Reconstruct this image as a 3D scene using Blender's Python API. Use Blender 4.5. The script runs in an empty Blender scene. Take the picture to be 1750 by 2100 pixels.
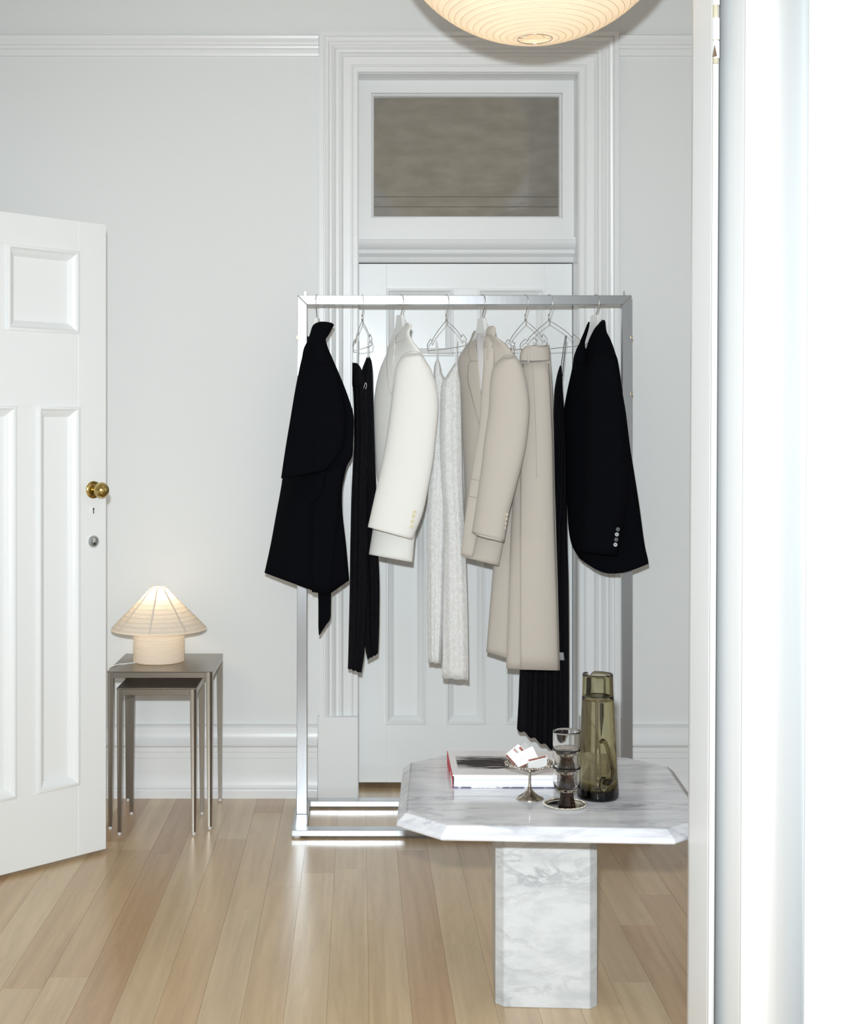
import bpy, bmesh, math, random
from mathutils import Vector, Matrix
random.seed(7)
S = bpy.context.scene
COL = S.collection

# ------------------------------------------------------------------ camera, light, exposure
F, PX, PY, H = 2850.0, 735.0, 885.0, 1.42      # focal length (px of 1750 wide), horizon point, eye height
cam_d = bpy.data.cameras.new('camera'); cam = bpy.data.objects.new('camera', cam_d); COL.objects.link(cam)
cam.location = (0, 0, H); cam.rotation_euler = (math.pi/2, 0, 0)
cam_d.sensor_fit = 'HORIZONTAL'; cam_d.sensor_width = 36; cam_d.lens = 36*F/1750
cam_d.shift_x = (875-PX)/1750; cam_d.shift_y = -(1050-PY)/1750
cam_d.clip_start = 0.02; cam_d.clip_end = 60
S.camera = cam

W = bpy.data.worlds.new('world'); S.world = W; W.use_nodes = True
bg = W.node_tree.nodes['Background']
bg.inputs[0].default_value = (1.0, 0.975, 0.94, 1); bg.inputs[1].default_value = 0.92

fl_d = bpy.data.lights.new('camera_flash', 'SPOT'); flash = bpy.data.objects.new('camera_flash', fl_d); COL.objects.link(flash)
flash.location = (-0.035, 0.03, H+0.2)
flash.rotation_euler = (Vector((0.42, 5.0, 1.12))-flash.location).to_track_quat('-Z', 'Y').to_euler()
fl_d.energy = 585; fl_d.color = (0.87, 0.95, 1.0); fl_d.shadow_soft_size = 0.03
fl_d.spot_size = math.radians(82); fl_d.spot_blend = 1.0

S.view_settings.view_transform = 'Standard'; S.view_settings.look = 'None'
S.view_settings.exposure = 0.0; S.view_settings.gamma = 1.0; S.view_settings.use_curve_mapping = False
S.cycles.max_bounces = 16; S.cycles.transmission_bounces = 16; S.cycles.transparent_max_bounces = 16

# ------------------------------------------------------------------ helpers
def P(px, py, Y):
    return Vector(((px-PX)/F*Y, Y, H-(py-PY)/F*Y))

def mk(name, verts, faces, mat, parent=None, smooth=False, bevel=0, seg=2, solid=0, sub=0, angle=None):
    me = bpy.data.meshes.new(name)
    me.from_pydata([tuple(v) for v in verts], [], faces)
    bm = bmesh.new(); bm.from_mesh(me)
    bmesh.ops.recalc_face_normals(bm, faces=bm.faces); bm.to_mesh(me); bm.free()
    return fin(name, me, mat, parent, smooth, bevel, seg, solid, sub, angle)

def fin(name, me, mat, parent=None, smooth=False, bevel=0, seg=2, solid=0, sub=0, angle=None):
    o = bpy.data.objects.new(name, me); COL.objects.link(o)
    if mat: me.materials.append(mat)
    if smooth or angle:
        me.polygons.foreach_set('use_smooth', [True]*len(me.polygons))
    if solid:
        m = o.modifiers.new('solid', 'SOLIDIFY'); m.thickness = solid; m.offset = 0
    if bevel:
        m = o.modifiers.new('bevel', 'BEVEL'); m.width = bevel; m.segments = seg; m.limit_method = 'ANGLE'; m.angle_limit = math.radians(35)
        m.harden_normals = False
    if sub:
        m = o.modifiers.new('sub', 'SUBSURF'); m.levels = sub; m.render_levels = sub
    if angle:
        bm = bmesh.new(); bm.from_mesh(me)
        for e in bm.edges:
            if len(e.link_faces) == 2 and e.calc_face_angle(0) > math.radians(angle): e.smooth = False
        bm.to_mesh(me); bm.free()
    if parent is not None:
        o.parent = parent
        if parent.parent is None: o.location = -Vector(parent.location)
    return o

def empty(name, loc, label, cat, group=None):
    e = bpy.data.objects.new(name, None); COL.objects.link(e); e.location = loc; e.empty_display_size = 0.05
    return tag(e, label, cat, group)

def tag(o, label, cat, group=None, kind=None):
    o['label'] = label
    if cat: o['category'] = cat
    if group: o['group'] = group
    if kind: o['kind'] = kind
    return o

def boxvf(x0, x1, y0, y1, z0, z1):
    v = [(x, y, z) for x in (x0, x1) for y in (y0, y1) for z in (z0, z1)]
    f = [(0,1,3,2), (4,6,7,5), (0,4,5,1), (2,3,7,6), (0,2,6,4), (1,5,7,3)]
    return v, f

def merge(parts):
    V, Fc = [], []
    for v, f in parts:
        o = len(V); V += [tuple(x) for x in v]; Fc += [tuple(i+o for i in q) for q in f]
    return V, Fc

def box(name, x0, x1, y0, y1, z0, z1, mat, parent=None, bevel=0, **k):
    return mk(name, *boxvf(x0, x1, y0, y1, z0, z1), mat, parent, bevel=bevel, **k)

def obox(o, a, b, c):
    """box from corner o with edge vectors a, b, c"""
    o, a, b, c = map(Vector, (o, a, b, c))
    v = [o+i*a+j*b+k*c for i in (0,1) for j in (0,1) for k in (0,1)]
    return v, [(0,1,3,2), (4,6,7,5), (0,4,5,1), (2,3,7,6), (0,2,6,4), (1,5,7,3)]

def lathevf(prof, cx, cy, n=64, cap0=False, cap1=False, zf=None):
    V, Fc = [], []
    for (r, z) in prof:
        for i in range(n):
            a = 2*math.pi*i/n
            zz = z if zf is None else zf(r, z, a)
            V.append((cx+r*math.cos(a), cy+r*math.sin(a), zz))
    for j in range(len(prof)-1):
        for i in range(n):
            Fc.append((j*n+i, j*n+(i+1) % n, (j+1)*n+(i+1) % n, (j+1)*n+i))
    if cap0: Fc.append(tuple(range(n))[::-1])
    if cap1: Fc.append(tuple((len(prof)-1)*n+i for i in range(n)))
    return V, Fc

def tubevf(pts, r, n=8, closed=False):
    pts = [Vector(p) for p in pts]; m = len(pts); V, Fc = [], []
    rr = r if isinstance(r, (list, tuple)) else [r]*m
    up = None
    for i, p in enumerate(pts):
        if closed: t = pts[(i+1) % m]-pts[i-1]
        else: t = pts[min(i+1, m-1)]-pts[max(i-1, 0)]
        t.normalize()
        if up is None:
            up = Vector((0,0,1)) if abs(t.z) < 0.9 else Vector((1,0,0))
        up = up-t*up.dot(t)
        if up.length < 1e-6: up = t.orthogonal()
        up.normalize(); s = t.cross(up)
        for k in range(n):
            a = 2*math.pi*k/n
            V.append(p+(up*math.cos(a)+s*math.sin(a))*rr[i])
    for i in range(m if closed else m-1):
        j = (i+1) % m
        for k in range(n):
            Fc.append((i*n+k, i*n+(k+1) % n, j*n+(k+1) % n, j*n+k))
    if not closed:
        Fc.append(tuple(range(n))[::-1]); Fc.append(tuple((m-1)*n+k for k in range(n)))
    return V, Fc

def smooth_path(pts, k=6):
    pts = [Vector(p) for p in pts]; out = []
    for i in range(len(pts)-1):
        p0, p1, p2, p3 = pts[max(i-1,0)], pts[i], pts[i+1], pts[min(i+2,len(pts)-1)]
        for j in range(k):
            t = j/k
            out.append(0.5*((2*p1)+(p2-p0)*t+(2*p0-5*p1+4*p2-p3)*t*t+(3*p1-p0-3*p2+p3)*t**3))
    out.append(pts[-1]); return out

# ------------------------------------------------------------------ materials
def mat(name, col, rough=0.5, metal=0.0, spec=0.5, **kw):
    m = bpy.data.materials.new(name); m.use_nodes = True
    b = m.node_tree.nodes['Principled BSDF']
    b.inputs['Base Color'].default_value = (*col, 1); b.inputs['Roughness'].default_value = rough
    b.inputs['Metallic'].default_value = metal; b.inputs['Specular IOR Level'].default_value = spec
    for k, v in kw.items(): b.inputs[k.replace('_', ' ')].default_value = v
    return m

def nd(m, typ, **kw):
    n = m.node_tree.nodes.new(typ)
    for k, v in kw.items(): setattr(n, k, v)
    return n
def lk(m, a, b): m.node_tree.links.new(a, b)

def noise_mix(m, scale, c1, c2, stretch=(1,1,1), detail=4, p0=0.35, p1=0.65, distort=0.0, coord='pos'):
    b = m.node_tree.nodes['Principled BSDF']
    src = nd(m, 'ShaderNodeNewGeometry').outputs['Position'] if coord == 'pos' else nd(m, 'ShaderNodeTexCoord').outputs['Object']
    mp = nd(m, 'ShaderNodeMapping'); mp.inputs['Scale'].default_value = stretch; lk(m, src, mp.inputs[0])
    n = nd(m, 'ShaderNodeTexNoise'); n.inputs['Scale'].default_value = scale; n.inputs['Detail'].default_value = detail; n.inputs['Distortion'].default_value = distort
    lk(m, mp.outputs[0], n.inputs['Vector'])
    r = nd(m, 'ShaderNodeValToRGB'); r.color_ramp.elements[0].position = p0; r.color_ramp.elements[1].position = p1
    r.color_ramp.elements[0].color = (*c1, 1); r.color_ramp.elements[1].color = (*c2, 1)
    lk(m, n.outputs['Fac'], r.inputs[0]); lk(m, r.outputs[0], b.inputs['Base Color'])
    return n, r

def bump(m, scale, strength, stretch=(1,1,1), dist=0.002, detail=3):
    b = m.node_tree.nodes['Principled BSDF']
    mp = nd(m, 'ShaderNodeMapping'); mp.inputs['Scale'].default_value = stretch
    lk(m, nd(m, 'ShaderNodeNewGeometry').outputs['Position'], mp.inputs[0])
    n = nd(m, 'ShaderNodeTexNoise'); n.inputs['Scale'].default_value = scale; n.inputs['Detail'].default_value = detail
    lk(m, mp.outputs[0], n.inputs['Vector'])
    bp = nd(m, 'ShaderNodeBump'); bp.inputs['Strength'].default_value = strength; bp.inputs['Distance'].default_value = dist
    lk(m, n.outputs['Fac'], bp.inputs['Height']); lk(m, bp.outputs[0], b.inputs['Normal'])
    return m

M = {}
M['wall'] = bump(mat('wall_paint', (0.775, 0.79, 0.785), 0.7, spec=0.25), 60, 0.08)
M['trim'] = bump(mat('gloss_paint', (0.80, 0.81, 0.81), 0.32), 25, 0.10, (1,1,0.5))
M['doorpaint'] = bump(mat('door_paint', (0.86, 0.88, 0.88), 0.28), 40, 0.10, (1,1,0.25))
M['ceil'] = mat('ceiling_paint', (0.8, 0.8, 0.79), 0.8)
M['dark'] = mat('dark_shade', (0.03, 0.025, 0.02), 0.9)  # near-black stands in for shade behind the door; also colours the keyholes
M['gap'] = mat('floor_joint', (0.26, 0.175, 0.10), 0.8)

# oak planks, one tone per plank
m = mat('oak_plank', (0.5, 0.38, 0.26), 0.3); M['oak'] = m
b = m.node_tree.nodes['Principled BSDF']
oi = nd(m, 'ShaderNodeObjectInfo'); geo = nd(m, 'ShaderNodeNewGeometry')
cmb = nd(m, 'ShaderNodeVectorMath', operation='MULTIPLY_ADD'); cmb.inputs[1].default_value = (1,1,1)
sc = nd(m, 'ShaderNodeVectorMath', operation='SCALE'); sc.inputs['Scale'].default_value = 37.0
cx = nd(m, 'ShaderNodeCombineXYZ')
for i in range(3): lk(m, oi.outputs['Random'], cx.inputs[i])
lk(m, cx.outputs[0], sc.inputs[0]); lk(m, geo.outputs['Position'], cmb.inputs[0]); lk(m, sc.outputs[0], cmb.inputs[2])
mp = nd(m, 'ShaderNodeMapping'); mp.inputs['Scale'].default_value = (38, 1.6, 1); lk(m, cmb.outputs[0], mp.inputs[0])
gn = nd(m, 'ShaderNodeTexNoise'); gn.inputs['Scale'].default_value = 1.0; gn.inputs['Detail'].default_value = 6; gn.inputs['Distortion'].default_value = 0.4
lk(m, mp.outputs[0], gn.inputs['Vector'])
rmp = nd(m, 'ShaderNodeValToRGB'); el = rmp.color_ramp.elements
el[0].position = 0.0; el[0].color = (0.47, 0.295, 0.150, 1); el[1].position = 1.0; el[1].color = (0.68, 0.525, 0.325, 1)
e = el.new(0.25); e.color = (0.59, 0.42, 0.235, 1); e = el.new(0.5); e.color = (0.62, 0.465, 0.28, 1); e = el.new(0.75); e.color = (0.535, 0.385, 0.225, 1)
lk(m, oi.outputs['Random'], rmp.inputs[0])
mx = nd(m, 'ShaderNodeMix', data_type='RGBA', blend_type='MULTIPLY'); mx.inputs['Factor'].default_value = 1
gr = nd(m, 'ShaderNodeValToRGB'); gr.color_ramp.elements[0].position = 0.3; gr.color_ramp.elements[0].color = (0.83, 0.79, 0.75, 1)
gr.color_ramp.elements[1].position = 0.7; gr.color_ramp.elements[1].color = (1.05, 1.04, 1.03, 1)
lk(m, gn.outputs['Fac'], gr.inputs[0]); lk(m, rmp.outputs[0], mx.inputs['A']); lk(m, gr.outputs[0], mx.inputs['B'])
mp2 = nd(m, 'ShaderNodeMapping'); mp2.inputs['Scale'].default_value = (9, 1.2, 1); lk(m, cmb.outputs[0], mp2.inputs[0])
vn = nd(m, 'ShaderNodeTexNoise'); vn.inputs['Scale'].default_value = 1.3; vn.inputs['Detail'].default_value = 3; vn.inputs['Distortion'].default_value = 0.8
lk(m, mp2.outputs[0], vn.inputs['Vector'])
vr = nd(m, 'ShaderNodeValToRGB'); ve = vr.color_ramp.elements
ve[0].position = 0.47; ve[0].color = (1,1,1,1); ve[1].position = 0.53; ve[1].color = (1,1,1,1); q = ve.new(0.5); q.color = (0.95, 0.93, 0.91, 1)
lk(m, vn.outputs['Fac'], vr.inputs[0])
mx2 = nd(m, 'ShaderNodeMix', data_type='RGBA', blend_type='MULTIPLY'); mx2.inputs['Factor'].default_value = 1
lk(m, mx.outputs['Result'], mx2.inputs['A']); lk(m, vr.outputs[0], mx2.inputs['B']); lk(m, mx2.outputs['Result'], b.inputs['Base Color'])
b.inputs['Coat Weight'].default_value = 0.30; b.inputs['Coat Roughness'].default_value = 0.24

def marble(name, rot, vscale, dark, base=(0.84, 0.85, 0.86), rough=0.12, rotz=0.0):
    m = mat(name, base, rough)
    b = m.node_tree.nodes['Principled BSDF']
    tc = nd(m, 'ShaderNodeNewGeometry'); mp = nd(m, 'ShaderNodeMapping'); mp.inputs['Rotation'].default_value = rot; mp.inputs['Scale'].default_value = vscale
    lk(m, tc.outputs['Position'], mp.inputs[0])
    n1 = nd(m, 'ShaderNodeTexNoise'); n1.inputs['Scale'].default_value = 2.2; n1.inputs['Detail'].default_value = 7; n1.inputs['Roughness'].default_value = 0.6; n1.inputs['Distortion'].default_value = 0.7
    lk(m, mp.outputs[0], n1.inputs['Vector'])
    r1 = nd(m, 'ShaderNodeValToRGB'); e = r1.color_ramp.elements
    e[0].position = 0.44; e[0].color = (0,0,0,1); e[1].position = 0.56; e[1].color = (0,0,0,1); q = e.new(0.497); q.color = (1,1,1,1)
    lk(m, n1.outputs['Fac'], r1.inputs[0])
    n2 = nd(m, 'ShaderNodeTexNoise'); n2.inputs['Scale'].default_value = 1.3; n2.inputs['Detail'].default_value = 5
    lk(m, mp.outputs[0], n2.inputs['Vector'])
    r2 = nd(m, 'ShaderNodeValToRGB'); r2.color_ramp.elements[0].position = 0.42; r2.color_ramp.elements[1].position = 0.72
    lk(m, n2.outputs['Fac'], r2.inputs[0])
    mu = nd(m, 'ShaderNodeMath', operation='MULTIPLY'); lk(m, r1.outputs[0], mu.inputs[0]); lk(m, r2.outputs[0], mu.inputs[1])
    n3 = nd(m, 'ShaderNodeTexNoise'); n3.inputs['Scale'].default_value = 3.0; n3.inputs['Detail'].default_value = 8; n3.inputs['Roughness'].default_value = 0.65
    lk(m, mp.outputs[0], n3.inputs['Vector'])
    r3 = nd(m, 'ShaderNodeValToRGB'); r3.color_ramp.elements[0].position = 0.40; r3.color_ramp.elements[1].position = 0.75
    lk(m, n3.outputs['Fac'], r3.inputs[0])
    a = nd(m, 'ShaderNodeMix', data_type='RGBA'); a.inputs['A'].default_value = (*base, 1); a.inputs['B'].default_value = (base[0]*0.72, base[1]*0.74, base[2]*0.76, 1)
    lk(m, r3.outputs[0], a.inputs['Factor'])
    c = nd(m, 'ShaderNodeMix', data_type='RGBA'); c.inputs['B'].default_value = (*dark, 1)
    lk(m, a.outputs['Result'], c.inputs['A']); lk(m, mu.outputs[0], c.inputs['Factor']); lk(m, c.outputs['Result'], b.inputs['Base Color'])
    return m
M['marble_top'] = marble('marble_top', (0, 0, 0.1), (2.0, 9.0, 9.0), (0.30, 0.31, 0.34), base=(0.73, 0.73, 0.755))
M['marble_leg'] = marble('marble_leg', (0, 0.85, 0), (3.0, 3.0, 7.0), (0.36, 0.37, 0.385), base=(0.60, 0.615, 0.615), rough=0.3)

M['alu'] = bump(mat('brushed_aluminium', (0.41, 0.425, 0.44), 0.24, 0.75), 90, 0.05, (1,1,0.15))
M['chrome'] = mat('chrome_wire', (0.72, 0.71, 0.68), 0.15, 1.0)
M['steel'] = bump(mat('brushed_steel', (0.30, 0.275, 0.24), 0.28, 1.0), 120, 0.08, (0.2,1,1))
M['brass'] = mat('aged_brass', (0.55, 0.40, 0.13), 0.22, 1.0)
noise_mix(M['brass'], 60, (0.30, 0.20, 0.06), (0.68, 0.52, 0.2), coord='pos')
M['silver'] = mat('tarnished_silver', (0.6, 0.56, 0.5), 0.22, 1.0); noise_mix(M['silver'], 90, (0.35, 0.30, 0.25), (0.72, 0.68, 0.62))
M['silver_bright'] = mat('bright_silver', (0.85, 0.82, 0.74), 0.12, 1.0)
M['plastic'] = mat('white_plastic', (0.82, 0.83, 0.82), 0.35)
M['rubber'] = mat('clear_rubber', (0.75, 0.75, 0.76), 0.4)
M['blackplastic'] = mat('black_clip', (0.02, 0.02, 0.02), 0.4)

def fabric(name, col, weave=900, bs=0.12, rough=0.9, spec=0.1, sheen=0.15):
    m = mat(name, col, rough, spec=spec); b = m.node_tree.nodes['Principled BSDF']
    b.inputs['Sheen Weight'].default_value = sheen
    bump(m, weave, bs, dist=0.0006); return m
M['black'] = fabric('black_wool', (0.0035, 0.0038, 0.0055), spec=0.03, sheen=0.0)
M['black_seam'] = fabric('black_seam', (0.003, 0.003, 0.004), spec=0.03, sheen=0.0)
M['white'] = fabric('ivory_wool', (0.86, 0.855, 0.82))
M['white_seam'] = fabric('ivory_seam', (0.62, 0.61, 0.58))
M['beige'] = fabric('beige_wool', (0.585, 0.535, 0.475))
M['beige_seam'] = fabric('beige_seam', (0.42, 0.375, 0.325))
M['satin'] = mat('satin_lining', (0.78, 0.75, 0.76), 0.25); bump(M['satin'], 60, 0.5, (1,1,0.3), dist=0.004)
M['button_ivory'] = mat('ivory_button', (0.80, 0.72, 0.52), 0.3)
M['button_black'] = mat('black_button', (0.06, 0.065, 0.07), 0.12)

def sheer(name, col, alpha_lo, alpha_hi, scale, stretch, bsc, bstr, rough=0.8, lace=False):
    m = mat(name, col, rough, spec=0.12); b = m.node_tree.nodes['Principled BSDF']
    mp = nd(m, 'ShaderNodeMapping'); mp.inputs['Scale'].default_value = stretch
    lk(m, nd(m, 'ShaderNodeNewGeometry').outputs['Position'], mp.inputs[0])
    n = nd(m, 'ShaderNodeTexNoise'); n.inputs['Scale'].default_value = scale; n.inputs['Detail'].default_value = 5
    lk(m, mp.outputs[0], n.inputs['Vector'])
    r = nd(m, 'ShaderNodeMapRange'); r.inputs['From Min'].default_value = 0.35; r.inputs['From Max'].default_value = 0.65
    r.inputs['To Min'].default_value = alpha_lo; r.inputs['To Max'].default_value = alpha_hi
    lk(m, n.outputs['Fac'], r.inputs['Value']); lk(m, r.outputs[0], b.inputs['Alpha'])
    if lace:
        v = nd(m, 'ShaderNodeTexVoronoi', feature='DISTANCE_TO_EDGE'); v.inputs['Scale'].default_value = 42
        wn = nd(m, 'ShaderNodeTexNoise'); wn.inputs['Scale'].default_value = 30
        ad = nd(m, 'ShaderNodeVectorMath', operation='MULTIPLY_ADD'); ad.inputs[1].default_value = (0.05,)*3
        g2 = nd(m, 'ShaderNodeNewGeometry'); lk(m, wn.outputs['Color'], ad.inputs[0]); lk(m, g2.outputs['Position'], ad.inputs[2]); lk(m, ad.outputs[0], v.inputs['Vector'])
        rr = nd(m, 'ShaderNodeValToRGB'); rr.color_ramp.elements[0].position = 0.02; rr.color_ramp.elements[0].color = (0.93, 0.93, 0.92, 1)
        rr.color_ramp.elements[1].position = 0.10; rr.color_ramp.elements[1].color = (*col, 1)
        lk(m, v.outputs['Distance'], rr.inputs[0]); lk(m, rr.outputs[0], b.inputs['Base Color'])
    bump(m, bsc, bstr, (1,1,0.35), dist=0.003)
    return m
M['black_lace'] = sheer('black_lace', (0.004, 0.004, 0.006), 0.86, 1.0, 220, (1,1,0.2), 120, 0.5)
M['black_sheer'] = sheer('black_chiffon', (0.005, 0.005, 0.007), 0.74, 0.97, 60, (3,3,0.15), 90, 0.4)
M['white_lace'] = sheer('white_lace', (0.77, 0.77, 0.755), 0.82, 1.0, 260, (1,1,1), 140, 0.7, lace=True)
M['clear_strap'] = mat('clear_strap', (0.85, 0.86, 0.87), 0.15, Alpha=0.45)

def glass(name, ior, absorb=None, dens=0.0, rough=0.0, col=(1,1,1)):
    m = bpy.data.materials.new(name); m.use_nodes = True; nt = m.node_tree; nt.nodes.clear()
    out = nd(m, 'ShaderNodeOutputMaterial'); g = nd(m, 'ShaderNodeBsdfGlass'); g.inputs['IOR'].default_value = ior; g.inputs['Roughness'].default_value = rough
    g.inputs['Color'].default_value = (*col, 1); lk(m, g.outputs[0], out.inputs['Surface'])
    if absorb:
        v = nd(m, 'ShaderNodeVolumeAbsorption'); v.inputs['Color'].default_value = (*absorb, 1); v.inputs['Density'].default_value = dens
        lk(m, v.outputs[0], out.inputs['Volume'])
    return m
M['olive_glass'] = glass('olive_glass', 1.45, (0.60, 0.55, 0.24), 190)
M['water'] = glass('water', 1.33)
M['smoke_glass'] = glass('smoke_glass', 1.45, (0.78, 0.74, 0.68), 45)
M['brown_glass'] = glass('brown_glass', 1.45, (0.45, 0.24, 0.09), 150)

def paper(name, col, trans):
    m = bpy.data.materials.new(name); m.use_nodes = True; nt = m.node_tree; nt.nodes.clear()
    out = nd(m, 'ShaderNodeOutputMaterial'); d = nd(m, 'ShaderNodeBsdfDiffuse'); t = nd(m, 'ShaderNodeBsdfTranslucent'); mx = nd(m, 'ShaderNodeMixShader')
    n = nd(m, 'ShaderNodeTexNoise'); n.inputs['Scale'].default_value = 14; n.inputs['Detail'].default_value = 6
    mp = nd(m, 'ShaderNodeMapping'); mp.inputs['Scale'].default_value = (1,1,3); lk(m, nd(m, 'ShaderNodeNewGeometry').outputs['Position'], mp.inputs[0]); lk(m, mp.outputs[0], n.inputs['Vector'])
    r = nd(m, 'ShaderNodeValToRGB'); r.color_ramp.elements[0].position = 0.3; r.color_ramp.elements[1].position = 0.7
    r.color_ramp.elements[0].color = (*[c*0.95 for c in col], 1); r.color_ramp.elements[1].color = (*col, 1)
    lk(m, n.outputs['Fac'], r.inputs[0]); lk(m, r.outputs[0], d.inputs[0]); lk(m, r.outputs[0], t.inputs[0])
    mx.inputs[0].default_value = trans; lk(m, d.outputs[0], mx.inputs[1]); lk(m, t.outputs[0], mx.inputs[2]); lk(m, mx.outputs[0], out.inputs[0])
    return m
M['washi'] = paper('washi_paper', (0.92, 0.86, 0.77), 0.45)
M['washi_seam'] = paper('washi_seam', (0.84, 0.79, 0.72), 0.36)
M['bamboo'] = mat('bamboo_rib', (0.62, 0.54, 0.43), 0.6)
def emis(name, col, st):
    m = bpy.data.materials.new(name); m.use_nodes = True; b = m.node_tree.nodes['Principled BSDF']
    b.inputs['Base Color'].default_value = (1,1,1,1); b.inputs['Emission Color'].default_value = (*col, 1); b.inputs['Emission Strength'].default_value = st
    return m
M['bulb'] = emis('warm_bulb', (1.0, 0.75, 0.45), 2.5)

# ------------------------------------------------------------------ room shell
YW = 5.41
X0, X1, ZT = 0.0, 0.857, 2.815           # door opening in the back wall
XL, XR, ZC = -1.5, 2.3, 3.6
def struct(o, label, cat): return tag(o, label, cat, kind='structure')

V, Fc = merge([boxvf(XL-0.12, X0, YW, YW+0.21, -0.02, ZC), boxvf(X1, XR+0.12, YW, YW+0.21, -0.02, ZC), boxvf(X0, X1, YW, YW+0.21, ZT, ZC)])
struct(mk('wall_back', V, Fc, M['wall']), 'smooth off-white painted wall behind the clothes rail', 'wall')
V, Fc = merge([boxvf(XL-0.12, XL, -0.6, 4.06, -0.02, ZC), boxvf(XL-0.12, XL, 4.95, YW, -0.02, ZC), boxvf(XL-0.12, XL, 4.06, 4.95, 2.15, ZC)])
struct(mk('wall_left', V, Fc, M['wall']), 'off-white side wall holding the open panelled door', 'wall')
WY0, WY1, WZ0, WZ1 = 3.3, 4.4, 0.55, 3.0  # opening for the added window
struct(mk('wall_right', *merge([boxvf(XR, XR+0.12, 3.02, WY0, -0.02, ZC), boxvf(XR, XR+0.12, WY1, YW, -0.02, ZC), boxvf(XR, XR+0.12, WY0, WY1, -0.02, WZ0), boxvf(XR, XR+0.12, WY0, WY1, WZ1, ZC)]), M['wall']), 'off-white side wall beyond the marble table', 'wall')
struct(box('ceiling', XL-0.12, XR+0.12, -0.6, YW+0.21, ZC, ZC+0.1, M['ceil']), 'white ceiling above the paper lantern', 'ceiling')
struct(box('added_dark_wall', -0.3, 1.2, 5.95, 6.0, -0.02, 3.0, M['dark']), 'unseen near-black wall added behind the closed panelled door to block light', 'wall')  # unseen, added so no light leaks under the door; shade painted near-black

w2 = struct(empty('added_window', (XR+0.06, 3.85, WZ0), '', 'window'), 'unseen tall window added in the side wall to let daylight in', 'window')  # unseen window, added to bring daylight to the right side
for (ya_, yb_, za_, zb_, nm) in ((WY0, WY0+0.05, WZ0, WZ1, 'stile'), (WY1-0.05, WY1, WZ0, WZ1, 'stile'), (WY0+0.05, WY1-0.05, WZ0, WZ0+0.06, 'rail'), (WY0+0.05, WY1-0.05, WZ1-0.06, WZ1, 'rail'), (WY0+0.05, WY1-0.05, 1.76, 1.80, 'meeting_rail')):
    box(nm, XR+0.04, XR+0.08, ya_, yb_, za_, zb_, M['trim'], w2, bevel=0.003)

# floor slab and planks
floor = struct(box('floor', XL-0.12, XR+0.12, -2.5, 6.0, -0.06, -0.0014, M['gap']), 'light oak plank floor with a satin finish', 'floor')
pw = 0.104; xs = -0.389
cols = []
x = xs
while x > XL: x -= pw
while x < XR:
    cols.append(x); x += pw
rnd = random.Random(11)
for ci, x in enumerate(cols):
    y = -2.4+rnd.random()*1.0
    ends = [-2.5]
    while y < 5.41:
        ends.append(y); y += rnd.uniform(0.75, 1.9)
    inrec = x+pw > X0 and x < X1
    ends.append(5.95 if inrec else YW)
    for j in range(len(ends)-1):
        y0, y1 = ends[j], ends[j+1]
        if y1 < 2.0 or y1-y0 < 0.02: continue          # nothing of the nearer floor is in view
        dz = rnd.uniform(-0.0003, 0.0003)
        v, f = boxvf(max(x, XL)+0.0003, min(x+pw, XR)-0.0003, y0+0.00025, y1-0.00025, -0.0014, dz)
        mk('plank', v, f, M['oak'], floor)


# skirting boards
def extrude_x(name, prof, x0, x1, m):
    """prof: (protrusion from wall, z)"""
    V = [(x, YW-d, z) for x in (x0, x1) for d, z in prof]; n = len(prof)
    Fc = [(i, i+1, n+i+1, n+i) for i in range(n-1)]+[tuple(range(n)), tuple(range(n, 2*n))]
    return mk(name, V, Fc, m, angle=30)
def arc(c, r, a0, a1, k=6):
    return [(c[0]+r*math.cos(math.radians(a0+(a1-a0)*i/k)), c[1]+r*math.sin(math.radians(a0+(a1-a0)*i/k))) for i in range(k+1)]
base_prof = [(0, 0), (0.034, 0), (0.034, 0.030)]+arc((0.026, 0.030), 0.008, 0, 90, 4)+[(0.024, 0.040), (0.0238, 0.052), (0.022, 0.056), (0.022, 0.105), (0.020, 0.107), (0.020, 0.152), (0.023, 0.154), (0.023, 0.176), (0.026, 0.178), (0.026, 0.196), (0.030, 0.199), (0.034, 0.204), (0.035, 0.209), (0.031, 0.214), (0.022, 0.222), (0.016, 0.235), (0.013, 0.250), (0.012, 0.272), (0.016, 0.275), (0.016, 0.279), (0, 0.282)]
struct(extrude_x('baseboard_back', base_prof, XL, X0-0.158, M['trim']), 'tall moulded white skirting behind the nesting tables', 'baseboard')
struct(extrude_x('baseboard_back', base_prof, X1+0.158, XR, M['trim']), 'tall moulded white skirting behind the smoked glass pitcher', 'baseboard')
rail_prof = [(0, 2.880), (0.010, 2.880), (0.012, 2.886), (0.012, 2.904), (0.018, 2.908), (0.020, 2.914), (0.020, 2.918), (0.026, 2.921), (0.028, 2.928), (0.032, 2.934), (0.037, 2.942), (0.038, 2.953), (0.030, 2.957), (0, 2.958)]
struct(extrude_x('trim_1', rail_prof, XL, X0-0.153, M['trim']), 'white moulded picture rail left of the door casing', 'picture rail')
struct(extrude_x('trim_2', rail_prof, X1+0.153, XR, M['trim']), 'white moulded picture rail right of the door casing', 'picture rail')

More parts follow.
